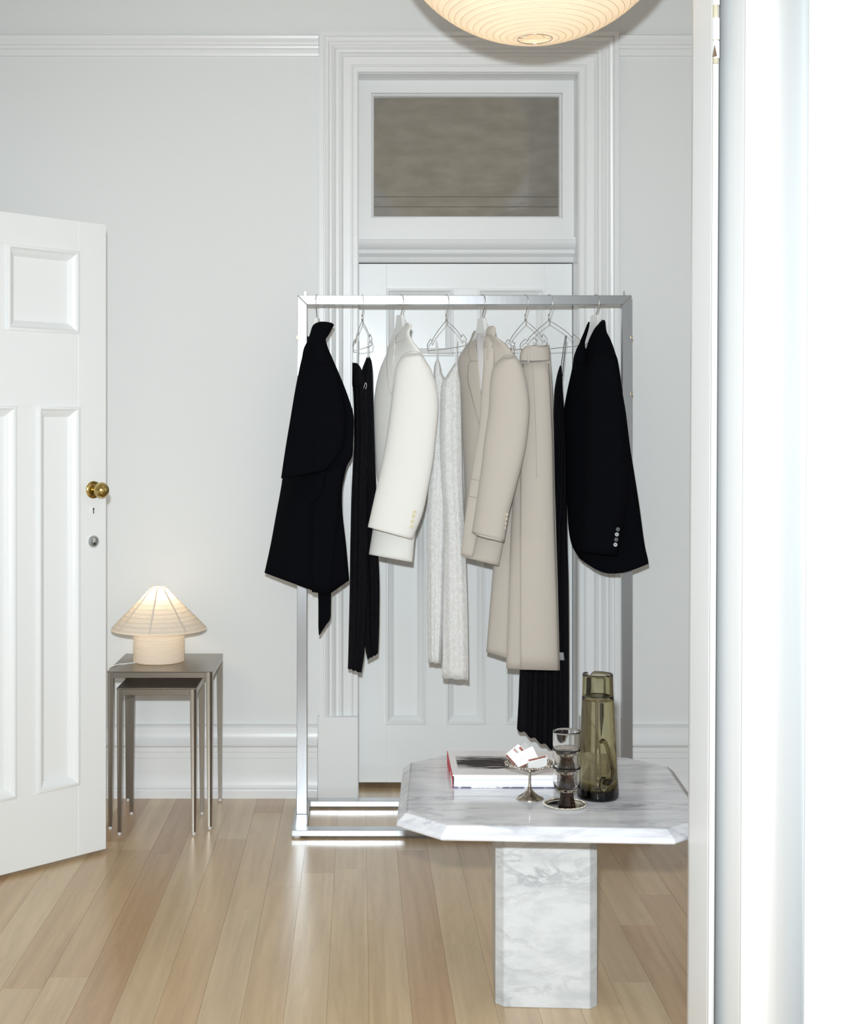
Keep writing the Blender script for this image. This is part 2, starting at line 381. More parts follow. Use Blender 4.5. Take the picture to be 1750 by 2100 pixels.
# architrave round the closed door
cas = [(0, 0.0), (0, 0.012), (0.003, 0.016), (0.020, 0.016), (0.023, 0.021), (0.027, 0.021), (0.030, 0.016), (0.058, 0.018), (0.062, 0.026), (0.067, 0.029), (0.072, 0.026), (0.076, 0.021), (0.086, 0.021), (0.088, 0.026), (0.094, 0.033), (0.100, 0.036), (0.104, 0.031), (0.110, 0.031), (0.113, 0.037), (0.119, 0.042), (0.126, 0.044), (0.128, 0.036), (0.132, 0.036), (0.134, 0.041), (0.151, 0.041), (0.152, 0.0)]
V = []; n = len(cas)
for k in range(4):
    for o_, d in cas:
        xx = (X0-o_) if k < 2 else (X1+o_); zz = 0.318 if k in (0, 3) else ZT+o_
        V.append((xx, YW-d, zz))
Fc = [(k*n+i, k*n+i+1, (k+1)*n+i+1, (k+1)*n+i) for k in range(3) for i in range(n-1)]
struct(mk('trim_3', V, Fc, M['trim'], angle=25), 'wide stepped white architrave framing door and transom', 'door casing')
for i, (a, b_) in enumerate(((X0-0.157, X0), (X1, X1+0.157))):
    struct(box('trim_%d' % (4+i), a, b_, YW-0.048, YW+0.0, 0, 0.318, M['trim'], bevel=0.004),
           ('plain white plinth block under the casing left of the door' if i == 0 else 'plain white plinth block under the casing right of the door'), 'plinth block')
# jamb lining
V, Fc = merge([boxvf(X0-0.02, X0+0.0015, YW+0.0005, 5.66, 0, ZT-0.0015), boxvf(X1-0.0015, X1+0.02, YW+0.0005, 5.66, 0, ZT-0.0015), boxvf(X0-0.02, X1+0.02, YW+0.0005, 5.66, ZT-0.0015, ZT+0.02)])
struct(mk('trim_6', V, Fc, M['trim']), 'white painted door lining inside the architrave', 'door lining')
# transom bar with mouldings
z0, z1 = 2.093, 2.186
tb = [(5.56, z0), (5.535, z0), (5.530, z0+0.004), (5.526, z0+0.010), (5.522, z0+0.020), (5.512, z0+0.026), (5.500, z0+0.032), (5.497, z0+0.040), (5.500, z0+0.046), (5.490, z0+0.050), (5.478, z0+0.060), (5.470, z0+0.072), (5.468, z0+0.080), (5.472, z0+0.084), (5.472, z1), (5.56, z1)]
V = [(x, y, z) for x in (X0+0.001, X1-0.001) for y, z in tb]; n = len(tb)
Fc = [(i, (i+1) % n, n+(i+1) % n, n+i) for i in range(n)]+[tuple(range(n)), tuple(range(n, 2*n))]
struct(mk('trim_7', V, Fc, M['trim'], angle=25), 'moulded white transom bar between door and fanlight', 'transom bar')

# ring-lofted rectangular panel: profile of (inset, depth)
def ring_panel(T, x0, x1, z0, z1, prof, fill=True):
    V, Fc = [], []
    for ins, d in prof:
        V += [T(x0+ins, d, z0+ins), T(x1-ins, d, z0+ins), T(x1-ins, d, z1-ins), T(x0+ins, d, z1-ins)]
    for j in range(len(prof)-1):
        for i in range(4):
            Fc.append((4*j+i, 4*j+(i+1) % 4, 4*j+4+(i+1) % 4, 4*j+4+i))
    if fill:
        k = 4*(len(prof)-1); Fc.append((k, k+1, k+2, k+3))
    return V, Fc
# transom window
win = struct(empty('window_1', (0.43, 5.55, z1), 'dark rippled transom window above the door in white sash', 'window'), 'dark rippled transom window above the door in white sash', 'window')
T = lambda x, d, z: (x, 5.53+d, z)
gx0, gx1 = (768-PX)/F*5.55, (1145-PX)/F*5.55; gz1, gz0 = H-(201-PY)/F*5.55, H-(444-PY)/F*5.55
V, Fc = ring_panel(T, X0+0.001, X1-0.001, z1+0.001, ZT-0.001, [(0, 0.035), (0, 0), (0.001, -0.001)], False)
def frame_front(T, ox0, ox1, oz0, oz1, ix0, ix1, iz0, iz1, d):
    V = [T(ox0, d, oz0), T(ox1, d, oz0), T(ox1, d, oz1), T(ox0, d, oz1), T(ix0, d, iz0), T(ix1, d, iz0), T(ix1, d, iz1), T(ix0, d, iz1)]
    return V, [(0,1,5,4), (1,2,6,5), (2,3,7,6), (3,0,4,7)]
a = frame_front(T, X0+0.001, X1-0.001, z1+0.001, ZT-0.001, gx0-0.012, gx1+0.012, gz0-0.012, gz1+0.012, 0)
mk('sash_frame', *a, M['trim'], win, solid=0.03)
a = ring_panel(T, gx0-0.012, gx1+0.012, gz0-0.012, gz1+0.012, [(0, 0.0), (0.001, -0.006), (0.005, -0.008), (0.009, -0.004), (0.011, 0.004), (0.012, 0.02)], False)
mk('glazing_bead', *a, M['trim'], win, angle=40)
m = mat('reflection_tint_glass', (0.2, 0.19, 0.17), 0.03, spec=0.5); M['pane'] = m  # brown-grey base colour stands in for the room reflected in the pane
noise_mix(m, 9, (0.185, 0.175, 0.150), (0.24, 0.228, 0.20), (1,1,2.6), detail=4, p0=0.3, p1=0.7)
b = m.node_tree.nodes['Principled BSDF']; b.inputs['Roughness'].default_value = 0.65; b.inputs['Specular IOR Level'].default_value = 0.1
b.inputs['Coat Weight'].default_value = 1.0; b.inputs['Coat Roughness'].default_value = 0.02; b.inputs['Coat IOR'].default_value = 1.7
mp = nd(m, 'ShaderNodeMapping'); mp.inputs['Scale'].default_value = (1,1,2.2); lk(m, nd(m, 'ShaderNodeNewGeometry').outputs['Position'], mp.inputs[0])
n = nd(m, 'ShaderNodeTexNoise'); n.inputs['Scale'].default_value = 26; lk(m, mp.outputs[0], n.inputs['Vector'])
bp = nd(m, 'ShaderNodeBump'); bp.inputs['Strength'].default_value = 0.06; bp.inputs['Distance'].default_value = 0.004; lk(m, n.outputs['Fac'], bp.inputs['Height']); lk(m, bp.outputs[0], b.inputs['Coat Normal'])
box('pane', gx0-0.002, gx1+0.002, 5.545, 5.549, gz0-0.002, gz1+0.002, M['pane'], win)
for zz in (gz0+0.077, gz0+0.037):
    box('crack_line', gx0, gx1, 5.5435, 5.5449, zz, zz+0.0016, mat('pane_line', (0.07, 0.07, 0.06), 0.6), win)

# panelled door: 2 square panels over 3 tall ones
DW, DH = 0.851, 2.068
def panelled_door(parent, T, m, th=0.042):
    """T maps (x across, depth from front face, z) to world"""
    up = [(0.110, 0.378), (0.473, 0.741)]; lo = [(0.108, 0.266), (0.3465, 0.5045), (0.585, 0.743)]
    zu, zl = (1.700, 1.968), (0.232, 1.462)
    parts = []
    def slab(x0, x1, z0, z1):
        v = [T(x, d, z) for x in (x0, x1) for d in (0, th) for z in (z0, z1)]
        parts.append((v, [(0,1,3,2), (4,6,7,5), (0,4,5,1), (2,3,7,6), (0,2,6,4), (1,5,7,3)]))
    def piece(nm, x0, x1, z0, z1):
        v = [T(x, d, z) for x in (x0, x1) for d in (0, th) for z in (z0, z1)]
        mk(nm, v, [(0,1,3,2), (4,6,7,5), (0,4,5,1), (2,3,7,6), (0,2,6,4), (1,5,7,3)], m, parent, bevel=0.0012, seg=1)
    L, R = up[0][0], up[1][1]
    piece('stile', 0, L, 0, DH); piece('stile', R, DW, 0, DH)
    piece('rail', L, R, 0, zl[0]); piece('rail', L, R, zl[1], zu[0]); piece('rail', L, R, zu[1], DH)
    piece('mullion', up[0][1], up[1][0], *zu); piece('mullion', lo[0][1], lo[1][0], *zl); piece('mullion', lo[1][1], lo[2][0], *zl)
    prof = [(-0.001, 0.004), (-0.001, -0.006), (0.003, -0.008), (0.008, -0.008), (0.010, -0.004), (0.013, -0.001), (0.019, 0.002), (0.025, 0.007), (0.030, 0.013), (0.032, 0.014), (0.033, 0.018), (0.040, 0.018)]
    back = [(0.0, 0.0)]
    for (x0, x1), (z0, z1) in [(u, zu) for u in up]+[(l, zl) for l in lo]:
        p = mk('panel', *ring_panel(T, x0, x1, z0, z1, [(0.028, 0.0178), (0.029, 0.0176)]), m, parent)
        mk('panel_moulding', *ring_panel(T, x0, x1, z0, z1, prof, False), m, p, angle=30)
        v = [T(x, d, z) for x in (x0, x1) for d in (0.022, 0.028) for z in (z0, z1)]
        mk('panel_back', v, [(0,1,3,2), (4,6,7,5), (0,4,5,1), (2,3,7,6), (0,2,6,4), (1,5,7,3)], m, p)

d2 = struct(empty('door_2', (0.43, 5.54, 0.0), '', 'door'), 'closed white five-panel door behind the clothes rail', 'door')
panelled_door(d2, lambda x, d, z: (X0+0.0022+x, 5.54+d, z+0.021), M['doorpaint'])

# open door on the left, free edge towards the rail
d1 = struct(empty('door_1', (-0.852, 4.69, 0.0), '', 'door'), 'open white five-panel door with brass knob at the left edge', 'door')
DE = Vector((-0.851, 4.690)); DD = Vector((-0.7071, -0.7071)); DN = Vector((-0.7071, 0.7071))   # along leaf from free edge, into thickness
def T1(x, d, z):
    q = DE+DD*x+DN*d; return (q.x, q.y, z*2.107/2.068+0.012)
panelled_door(d1, T1, M['doorpaint'])
def T1z(x, d, z):
    q = DE+DD*x+DN*d; return Vector((q.x, q.y, z))
def door_lathe(name, x, z, prof, m, parent, n=32):
    V, Fc = [], []
    for r, d in prof:
        for i in range(n):
            a = 2*math.pi*i/n; V.append(T1z(x+r*math.cos(a), d, z+r*math.sin(a)))
    for j in range(len(prof)-1):
        for i in range(n): Fc.append((j*n+i, j*n+(i+1) % n, (j+1)*n+(i+1) % n, (j+1)*n+i))
    Fc.append(tuple((len(prof)-1)*n+i for i in range(n)))
    return mk(name, V, Fc, m, parent, angle=40)
kx = 0.052
door_lathe('knob_rose', kx, 1.225, [(0.029, 0), (0.029, -0.003), (0.026, -0.006), (0.014, -0.008), (0.012, -0.008)], M['brass'], d1)
door_lathe('door_knob', kx, 1.225, [(0.010, -0.006), (0.010, -0.022), (0.013, -0.026)]+[(0.0265*math.sin(math.radians(t)), -0.048-0.0*t+0.0245*math.cos(math.radians(t))) for t in range(30, 180, 10)]+[(0.001, -0.0725)], M['brass'], d1)
door_lathe('key_cover', kx, 1.158, [(0.0125, 0), (0.0125, -0.0015), (0.012, -0.002)], M['doorpaint'], d1)
kh = door_lathe('keyhole', kx, 1.161, [(0.0032, -0.0021), (0.0032, -0.0026)], M['dark'], d1)
v = [T1z(kx+a_, d_, z_) for a_ in (-0.0016, 0.0016) for d_ in (-0.0021, -0.0026) for z_ in (1.145, 1.160)]
mk('keyhole', v, boxvf(0,1,0,1,0,1)[1], M['dark'], d1)
lc = door_lathe('lock_cylinder', kx, 1.052, [(0.0205, 0), (0.0205, -0.004), (0.018, -0.007), (0.0155, -0.007), (0.0145, -0.0045), (0.0135, -0.006), (0.009, -0.007)], mat('lock_metal', (0.62, 0.66, 0.66), 0.25, 1.0), d1)
door_lathe('key_slot', kx-0.001, 1.045, [(0.0042, -0.0071), (0.004, -0.0075)], M['dark'], lc, n=16)

# near door frame on the right
wf = struct(mk('wall_front', *merge([boxvf(0.98, XR, 3.02, 3.18, -0.02, ZC)]), M['trim']), 'white wall face at the right edge of the view', 'wall')
tilt = 0.0052
def near(name, prof, z0=-0.02, z1=2.7, m=M['trim'], parent=None):
    """prof: list of (px at horizon, Y); vertical extrusion leaning slightly right with height"""
    V = []; n = len(prof)
    for z in (z0, z1):
        for px, Y in prof:
            V.append(((px-PX)/F*Y+tilt*(z-H), Y, z))
    Fc = [(i, i+1, n+i+1, n+i) for i in range(n-1)]+[(n-1, 0, n, 2*n-1)]+[tuple(range(n)), tuple(range(n, 2*n))]
    return mk(name, V, Fc, m, parent, angle=35)
YN = 3.0
jm = struct(empty('trim_8', (0.76, YN, 0.0), '', 'door frame'), 'overexposed white door frame with old hinge at the right', 'door frame')
near('jamb_edge', [(1417, YN+0.135), (1418, YN+0.128), (1420, YN+0.122), (1456, YN+0.035), (1457, YN+0.035), (1457, YN+0.15), (1415.5, YN+0.15)], parent=jm)
near('bead', [(1457, YN+0.03)]+[(1464-7*math.cos(math.radians(t)), YN+0.03-0.012*math.sin(math.radians(t))) for t in (20, 50, 90, 130, 160)]+[(1471, YN+0.03), (1471, YN+0.10), (1457, YN+0.10)], parent=jm)
near('stop_face', [(1471, YN+0.105), (1521, YN-0.060), (1523, YN-0.062), (1523, YN+0.15), (1471, YN+0.15)], parent=jm)
near('casing', [(1523, YN+0.12), (1523, YN-0.065), (1526, YN-0.070), (1540, YN-0.072), (1572, YN-0.070), (1586, YN-0.062), (1600, YN-0.042), (1616, YN-0.012), (1632, YN+0.022), (1654, YN+0.052), (1654, YN-0.058), (1656, YN-0.064), (1690, YN-0.066), (1760, YN-0.066), (1850, YN-0.066), (1850, YN+0.08)][:9]+[(1654, YN+0.062), (1654, YN-0.058), (1656, YN-0.064), (1690, YN-0.066), (1760, YN-0.066), (1850, YN-0.066), (1850, YN+0.12)], parent=jm)
YH = YN+0.016
Zh = lambda py: H-(py-PY)/F*YH
xk0 = (1464.5-PX)/F*YH
for (a, b_) in ((-60, -18), (-16, 11), (37, 82), (84, 120)):
    zc, zb = Zh(a), Zh(b_)
    xk = xk0+tilt*((zc+zb)/2-H)
    mk('hinge_knuckle', *lathevf([(0.0070, zb), (0.0080, zb+0.001), (0.0080, zc-0.001), (0.0070, zc)], xk, YH, 16, True, True), M['trim'], jm, angle=40)
chip = mat('bare_metal_chip', (0.62, 0.57, 0.42), 0.4)
mk('hinge_pin', *lathevf([(0.0060, Zh(130)), (0.0060, Zh(-60))], xk0+tilt*0.72, YH, 14, True, True), chip, jm, smooth=True)
xa = (1457.5-PX)/F*(YH-0.010)+tilt*0.85
mk('paint_chip', [(xa, YH-0.0105, Zh(120)), (xa+0.0100, YH-0.0105, Zh(117)), (xa+0.0045, YH-0.0105, Zh(94)), (xa, YH-0.0090, Zh(120)), (xa+0.0100, YH-0.0090, Zh(117)), (xa+0.0045, YH-0.0090, Zh(94))], [(0,1,2), (3,5,4), (0,3,4,1), (1,4,5,2), (2,5,3,0)], mat('brown_chip', (0.16, 0.10, 0.06), 0.6), jm)
# ------------------------------------------------------------------ paper lantern
LX, LY, LZ, LR = (1097-PX)/F*3.79, 3.79, 2.908, 0.42
lant = empty('paper_lantern', (LX, LY, LZ-LR), 'large round white paper lantern hanging glowing from above', 'lantern')
nr = 64; prof = []; ribs = []
t0 = 6.5
for i in range(nr*4+1):
    th = math.radians(t0+(180-2*t0)*i/(nr*4)); s = 0.5-0.5*math.cos(2*math.pi*i/4)
    r = LR+0.0016*s
    prof.append((r*math.sin(th), LZ-r*math.cos(th)))
mk('paper_shade', *lathevf(prof, LX, LY, 128), M['washi'], lant, smooth=True)
pts = []
for i in range(nr*48+1):
    t = i/(nr*48); th = math.radians(t0+(180-2*t0)*t); a = 2*math.pi*nr*t
    r = LR+0.0004; pts.append((LX+r*math.sin(th)*math.cos(a), LY+r*math.sin(th)*math.sin(a), LZ-r*math.cos(th)))
mk('bamboo_rib', *tubevf(pts, 0.0007, 5), M['bamboo'], lant, smooth=True)
hr = LR*math.sin(math.radians(t0)); hz_ = LZ-LR*math.cos(math.radians(t0))
ring = [(LX+hr*math.cos(2*math.pi*i/48), LY+hr*math.sin(2*math.pi*i/48), hz_) for i in range(48)]
mk('mouth_ring', *tubevf(ring, 0.0016, 6, True), M['chrome'], lant, smooth=True)
for dx in (-1, 1):
    mk('frame_wire', *tubevf(smooth_path([(LX-hr*0.97*dx, LY-0.01, hz_), (LX-0.02*dx, LY, hz_+0.012), (LX+0.02, LY+0.01*dx, hz_+0.10), (LX, LY, LZ+0.20)]), 0.0012, 5), M['chrome'], lant, smooth=True)
mk('light_bulb', *lathevf([(0.001, LZ-0.05), (0.02, LZ-0.045), (0.034, LZ-0.025), (0.038, LZ), (0.033, LZ+0.026), (0.02, LZ+0.05), (0.014, LZ+0.07), (0.014, LZ+0.10)], LX, LY, 24), M['bulb'], lant, smooth=True)
mk('cord', *tubevf([(LX, LY, LZ+0.09), (LX, LY, ZC)], 0.003, 8), M['plastic'], lant)
def bulb_light(name, loc, e, parent, size=0.03, col=(1.0, 0.78, 0.52)):
    l = bpy.data.lights.new(name, 'POINT'); o = bpy.data.objects.new(name, l); COL.objects.link(o)
    l.energy = e; l.color = col; l.shadow_soft_size = size; o.parent = parent; o.location = Vector(loc)-Vector(parent.location)
    return o
bulb_light('bulb_glow', (LX, LY, LZ-0.10), 4.5, lant, 0.045)

# ------------------------------------------------------------------ clothes rail
YP = 5.07
rack = empty('clothes_rack', (0.4, YP, 0), 'square brushed aluminium clothes rail standing before the white door', 'clothes rack')
rxl, rxr = (610.5-PX)/F*(YP-0.015), (1296-PX)/F*(YP-0.015)
ztop = H-(605.5-PY)/F*(YP-0.015); tw = 0.034; td = 0.03
ya, yb = YP-td/2, YP+td/2
def prism(name, quad, y0, y1, parent=rack, m=M['alu'], bevel=0.0015):
    V = [(x, y, z) for y in (y0, y1) for x, z in quad]; n = len(quad)
    return mk(name, V, [tuple(range(n)), tuple(range(n, 2*n))]+[(i, (i+1) % n, n+(i+1) % n, n+i) for i in range(n)], m, parent, bevel=bevel)
prism('top_bar', [(rxl, ztop), (rxr, ztop), (rxr-tw, ztop-tw), (rxl+tw, ztop-tw)], ya, yb)
bl, br = rxl-0.006, rxr+0.006
prism('post', [(rxl, ztop-0.0005), (rxl+tw, ztop-tw-0.0005), (rxl+tw-0.0, 0.028), (rxl-0.004, 0.028)], ya, yb)
prism('post', [(rxr-tw, ztop-tw-0.0005), (rxr, ztop-0.0005), (rxr+0.002, 0.028), (rxr-tw, 0.028)], ya, yb)
yf, yk, bw = 4.850, 5.285, 0.052
def plan(name, quad, z0, z1, parent=rack, bevel=0.0015):
    V = [(x, y, z) for z in (z0, z1) for x, y in quad]; n = len(quad)
    return mk(name, V, [tuple(range(n)), tuple(range(n, 2*n))]+[(i, (i+1) % n, n+(i+1) % n, n+i) for i in range(n)], M['alu'], parent, bevel=bevel)
fx0, fx1 = (598-PX)/F*yf, rxr+0.03
fx0b = fx0
plan('base_front_bar', [(fx0, yf), (fx1, yf), (fx1-bw, yf+bw), (fx0+bw, yf+bw)], 0.007, 0.028)
plan('base_back_bar', [(fx0+bw, yk-bw), (fx1-bw, yk-bw), (fx1, yk), (fx0, yk)], 0.007, 0.028)
plan('base_side_bar', [(fx0, yf), (fx0+bw, yf+bw), (fx0+bw, yk-bw), (fx0, yk)], 0.007, 0.0278)
plan('base_side_bar', [(fx1, yf), (fx1, yk), (fx1-bw, yk-bw), (fx1-bw, yf+bw)], 0.007, 0.0278)
for x in (fx0+0.018, fx1-0.018):
    for y in (yf+0.02, yk-0.02):
        mk('foot', *lathevf([(0.013, 0), (0.014, 0.002), (0.014, 0.007)], x, y, 20, True, True), M['rubber'], rack)
for px in (626.5, 1280):
    xx = (px-PX)/F*YP; w_ = 0.006 if px < 700 else 0.002
    box('top_pin', xx-w_, xx+w_, YP-0.004, YP+0.004, ztop-0.002, ztop+0.017, M['alu'], rack, bevel=0.001)
for (px, py, sgn) in ((612.5, 692, -1), (1293.5, 691, 1), (1293.5, 806, 1)):
    c = P(px, py, ya-0.001)
    mk('screw_head', [(c.x+sgn*0.004+0.005*math.cos(t)*(0.6), c.y+dy, c.z+0.006*math.sin(t)) for dy in (0, -0.003) for t in [i*math.pi/4 for i in range(8)]],
       [tuple(range(8)), tuple(range(8, 16))]+[(i, (i+1) % 8, 8+(i+1) % 8, 8+i) for i in range(8)], M['brass'], rack)

# ------------------------------------------------------------------ hangers
def hanger_frame(px, ang):
    X = (px-PX)/F*YP; a = math.radians(ang); u = Vector((math.sin(a), -math.cos(a), 0))
    return X, u
def hook_pts(X, u, zneck, lean=0.0):
    r = 0.0235; zc = ztop-r+0.0032; pts = []
    for t in range(-20, 200, 12):                       # from behind, over the top, to the front
        a = math.radians(180-t); pts.append((r*math.cos(a), zc+r*math.sin(a)))
    pts += [(r*0.86, zc-0.020), (r*0.45, zc-0.036), (0.003, zc-0.050), (0, zc-0.060), (0, zneck)]
    return smooth_path([Vector((X, YP, 0))+u*p+Vector((0,0,z)) for p, z in pts], 3)
def wire_hanger(px, ang, label, clips=False, zneck=None):
    X, u = hanger_frame(px, ang); zn = H-(657-PY)/F*YP
    h = empty('wire_hanger', (X, YP, zn-0.102), label, 'hanger', 'thin wire hangers on the clothes rail')
    mk('hook', *tubevf(hook_pts(X, u, zn+0.012), 0.0014, 8), M['chrome'], h, smooth=True)
    mk('neck', *tubevf([Vector((X, YP, zn+0.022)), Vector((X, YP, zn-0.002))], 0.0024, 8), M['chrome'], h, smooth=True)
    half = [(0, 0), (0.05, -0.022), (0.09, -0.042), (0.112, -0.055), (0.124, -0.066), (0.128, -0.070), (0.133, -0.064), (0.140, -0.060), (0.160, -0.071), (0.170, -0.079), (0.171, -0.090), (0.167, -0.099), (0.155, -0.102), (0.08, -0.103)]
    path = half+[(0, -0.104)]+[(-a, b) for a, b in half[::-1]][:-1]
    pts = [Vector((X, YP, zn))+u*a+Vector((0,0,b)) for a, b in path]
    mk('wire_frame', *tubevf(pts, 0.0014, 7, True), M['chrome'], h, smooth=True)
    if clips:
        for sx in (-0.105, 0.075):
            c = Vector((X, YP, zn-0.103))+u*sx
            nn = Vector((-u.y, u.x, 0))
            w = u*0.007
            loop = [c+w+Vector((0,0,-0.024)), c+w*1.2+Vector((0,0,0.006)), c+w*0.3+nn*0.010+Vector((0,0,0.028)), c-w+nn*0.008+Vector((0,0,0.022)), c-w*0.6-nn*0.002+Vector((0,0,0.0)), c+nn*0.004+Vector((0,0,0.030)), c+w*0.9-nn*0.008+Vector((0,0,0.026)), c-w-nn*0.002+Vector((0,0,-0.024))]
            mk('clip', *tubevf(smooth_path(loop, 4), 0.0011, 6), M['chrome'], h, smooth=True)
            mk('clip_jaw', *obox(c-u*0.007-nn*0.005+Vector((0,0,-0.018)), u*0.014, nn*0.010, (0,0,0.026)), M['blackplastic'] if sx > 0 else M['chrome'], h, bevel=0.001)
    return h
wire_hanger(743, 11.5, 'thin wire hanger turned almost edge-on, holding the black lace garment')
wire_hanger(915.5, 21, 'thin wire hanger carrying the white lace slip')
wire_hanger(1077.5, 20, 'thin wire clip hanger gripping the beige trousers', clips=True)
wire_hanger(1126, 31, 'widest turned wire hanger with thin black straps looped on')

def coat_hanger(px, ang, label, ytop=648, k=1.0):
    X, u = hanger_frame(px, ang); zn = H-(ytop-PY)/F*YP
    h = empty('coat_hanger', (X, YP, zn-0.12), label, 'hanger', 'white coat hangers on the clothes rail')
    mk('hook', *tubevf(hook_pts(X, u, zn-0.005), 0.0019, 8), M['chrome'], h, smooth=True)
    nn = Vector((-u.y, u.x, 0))
    top = [(-0.021, 0), (0.021, 0), (0.025, -0.022), (0.031, -0.042), (0.052, -0.068), (0.075, -0.090), (0.094, -0.112), (0.100, -0.130)]
    bot = [(0.092, -0.134), (0.082, -0.122), (0.062, -0.106), (0.034, -0.094), (0.0, -0.088)]
    right = top[1:]+bot; right = [(a*(k if i > 1 else 1), b) for i, (a, b) in enumerate(right)]; left = [(-a, b) for a, b in right[::-1]][1:]
    poly = right+left
    n = len(poly); c = Vector((X, YP, zn))
    V = [c+u*a+nn*s+Vector((0,0,b)) for s in (-0.008, 0.008) for a, b in poly]
    mk('shoulder_form', V, [tuple(range(n)), tuple(range(n, 2*n))]+[(i, (i+1) % n, n+(i+1) % n, n+i) for i in range(n)], M['plastic'], h, bevel=0.002)
    return h
coat_hanger(650, -8, 'white coat hanger inside the black wrap jacket', 652, 0.62)
coat_hanger(822, 25, 'white coat hanger inside the ivory blazer', 646)
coat_hanger(989, 25, 'white coat hanger inside the beige blazer', 653)
coat_hanger(1222, 25, 'white coat hanger inside the black button-cuff blazer', 646)

# ------------------------------------------------------------------ garments: cloth lofted from rows (yl, xl, yr, xr[, sag, peak])
def interp_rows(rows, k):
    R = []
    for r in rows:
        r = list(r)+[0, 0.5][len(r)-4:] if len(r) < 6 else list(r)
        R.append(r)
    out = []
    for i in range(len(R)-1):
        p0, p1, p2, p3 = R[max(i-1,0)], R[i], R[i+1], R[min(i+2,len(R)-1)]
        for j in range(k):
            t = j/k
            out.append([0.5*((2*b)+(c-a)*t+(2*a-5*b+4*c-d)*t*t+(3*b-a-3*c+d)*t**3) for a, b, c, d in zip(p0,p1,p2,p3)])
    out.append(R[-1]); return out
def tent(t, pk):
    return t/pk if t < pk else (1-t)/(1-pk)
class Cloth:
    pass
def cloth(name, parent, m, rows, yc, b, s=0.0, yc2=None, b2=None, s2=None, folds=0, famp=0.0, phase=0.0, n=56, k=5, sq=2.0, top=True, bottom=False, solid=0.002, hem=0.0, rnd=False):
    R = interp_rows(rows, k); N = len(R)
    yc2 = yc if yc2 is None else yc2; b2 = b if b2 is None else b2; s2 = s if s2 is None else s2
    V, Fc = [], []
    def param(i):
        q = i/(N-1); return yc+(yc2-yc)*q, b+(b2-b)*q, s+(s2-s)*q, q
    for i, (yl, xl, yr, xr, sag, pk) in enumerate(R):
        c, bb, ss, q = param(i)
        top_f = min(1.0, i/(k*1.2)+0.25) if top else 1.0
        for j in range(n):
            a = 2*math.pi*j/n; ca, sa = math.cos(a), math.sin(a)
            ex = 2.0/sq
            cx_, sy_ = math.copysign(abs(ca)**ex, ca), math.copysign(abs(sa)**ex, sa)
            t = (cx_+1)/2
            px = xl+(xr-xl)*t; py = yl+(yr-yl)*t+sag*(math.sin(math.pi/2*tent(min(max(t,0),1), min(max(pk,0.05),0.95))) if rnd else tent(min(max(t,0),1), min(max(pk,0.05),0.95)))+hem*q**6*math.sin(folds*2*math.pi*t+phase)
            ff = 1.0
            Y = c-ss*cx_+bb*top_f*sy_
            if folds:
                Y += famp*(0.25+0.75*q)*math.sin(folds*2*math.pi*t+phase+1.3*math.sin(3*q+phase))*abs(sa)**0.7
            V.append(P(px, py, Y))
    for i in range(N-1):
        for j in range(n):
            Fc.append((i*n+j, i*n+(j+1) % n, (i+1)*n+(j+1) % n, (i+1)*n+j))
    if top: Fc.append(tuple(range(n))[::-1])
    if bottom: Fc.append(tuple((N-1)*n+j for j in range(n)))
    o = mk(name, V, Fc, m, parent, smooth=True, solid=0 if bottom else solid)
    cl = Cloth(); cl.o = o
    def surf(px, py):
        bi = min(range(N), key=lambda i: abs((R[i][0]+R[i][2])/2-py))
        c, bb, ss, q = param(bi); xl, xr = R[bi][1], R[bi][3]
        t = max(-1, min(1, (px-(xl+xr)/2)/((xr-xl)/2+1e-6)))
        return c-ss*t-bb*(max(0.0, 1-abs(t)**sq))**(1/sq)-(abs(famp) if folds else 0)
    cl.surf = surf
    return cl
def panel(name, parent, m, rows, surf, eps=0.004, cols=10, k=4, solid=0.0025):
    """sheet laid on a cloth's front surface"""
    R = interp_rows(rows, k); V, Fc = [], []
    for (yl, xl, yr, xr, sag, pk) in R:
        for j in range(cols+1):
            t = j/cols; px = xl+(xr-xl)*t; py = yl+(yr-yl)*t+sag*tent(t, pk)
            V.append(P(px, py, surf(px, py)-eps))
    c1 = cols+1
    for i in range(len(R)-1):
        for j in range(cols): Fc.append((i*c1+j, i*c1+j+1, (i+1)*c1+j+1, (i+1)*c1+j))
    return mk(name, V, Fc, m, parent, smooth=True, solid=solid)
def seam(name, parent, m, pts, surf, eps=0.001, r=0.0008):
    pp = smooth_path([Vector((x, y, 0)) for x, y in pts], 5)
    return mk(name, *tubevf([P(p.x, p.y, surf(p.x, p.y)-eps) for p in pp], r, 5), m, parent, smooth=True)
def button(parent, m, px, py, surf, r=0.0075, holes=None):
    Y = surf(px, py)-0.003; c = P(px, py, Y); n = 20
    pr = [(r, 0.003), (r, -0.001), (r*0.9, -0.0022), (r*0.72, -0.0022), (r*0.62, -0.0012), (0.0003, -0.0010)]
    V = [(c.x+q*math.cos(2*math.pi*i/n), c.y+d, c.z+q*math.sin(2*math.pi*i/n)) for q, d in pr for i in range(n)]
    Fc = [(j*n+i, j*n+(i+1) % n, (j+1)*n+(i+1) % n, (j+1)*n+i) for j in range(len(pr)-1) for i in range(n)]
    bt = mk('button', V, Fc, m, parent, angle=50)
    for sx in (-1, 1):
        mk('thread', *tubevf([c+Vector((-0.0018*sx, -0.0018, -0.0018)), c+Vector((0.0018*sx, -0.0018, 0.0018))], 0.0006, 5), holes or M['black_seam'], bt)
    return bt
def garment(name, px, py, label, cat):
    return empty(name, P(px, py, YP), label, cat)

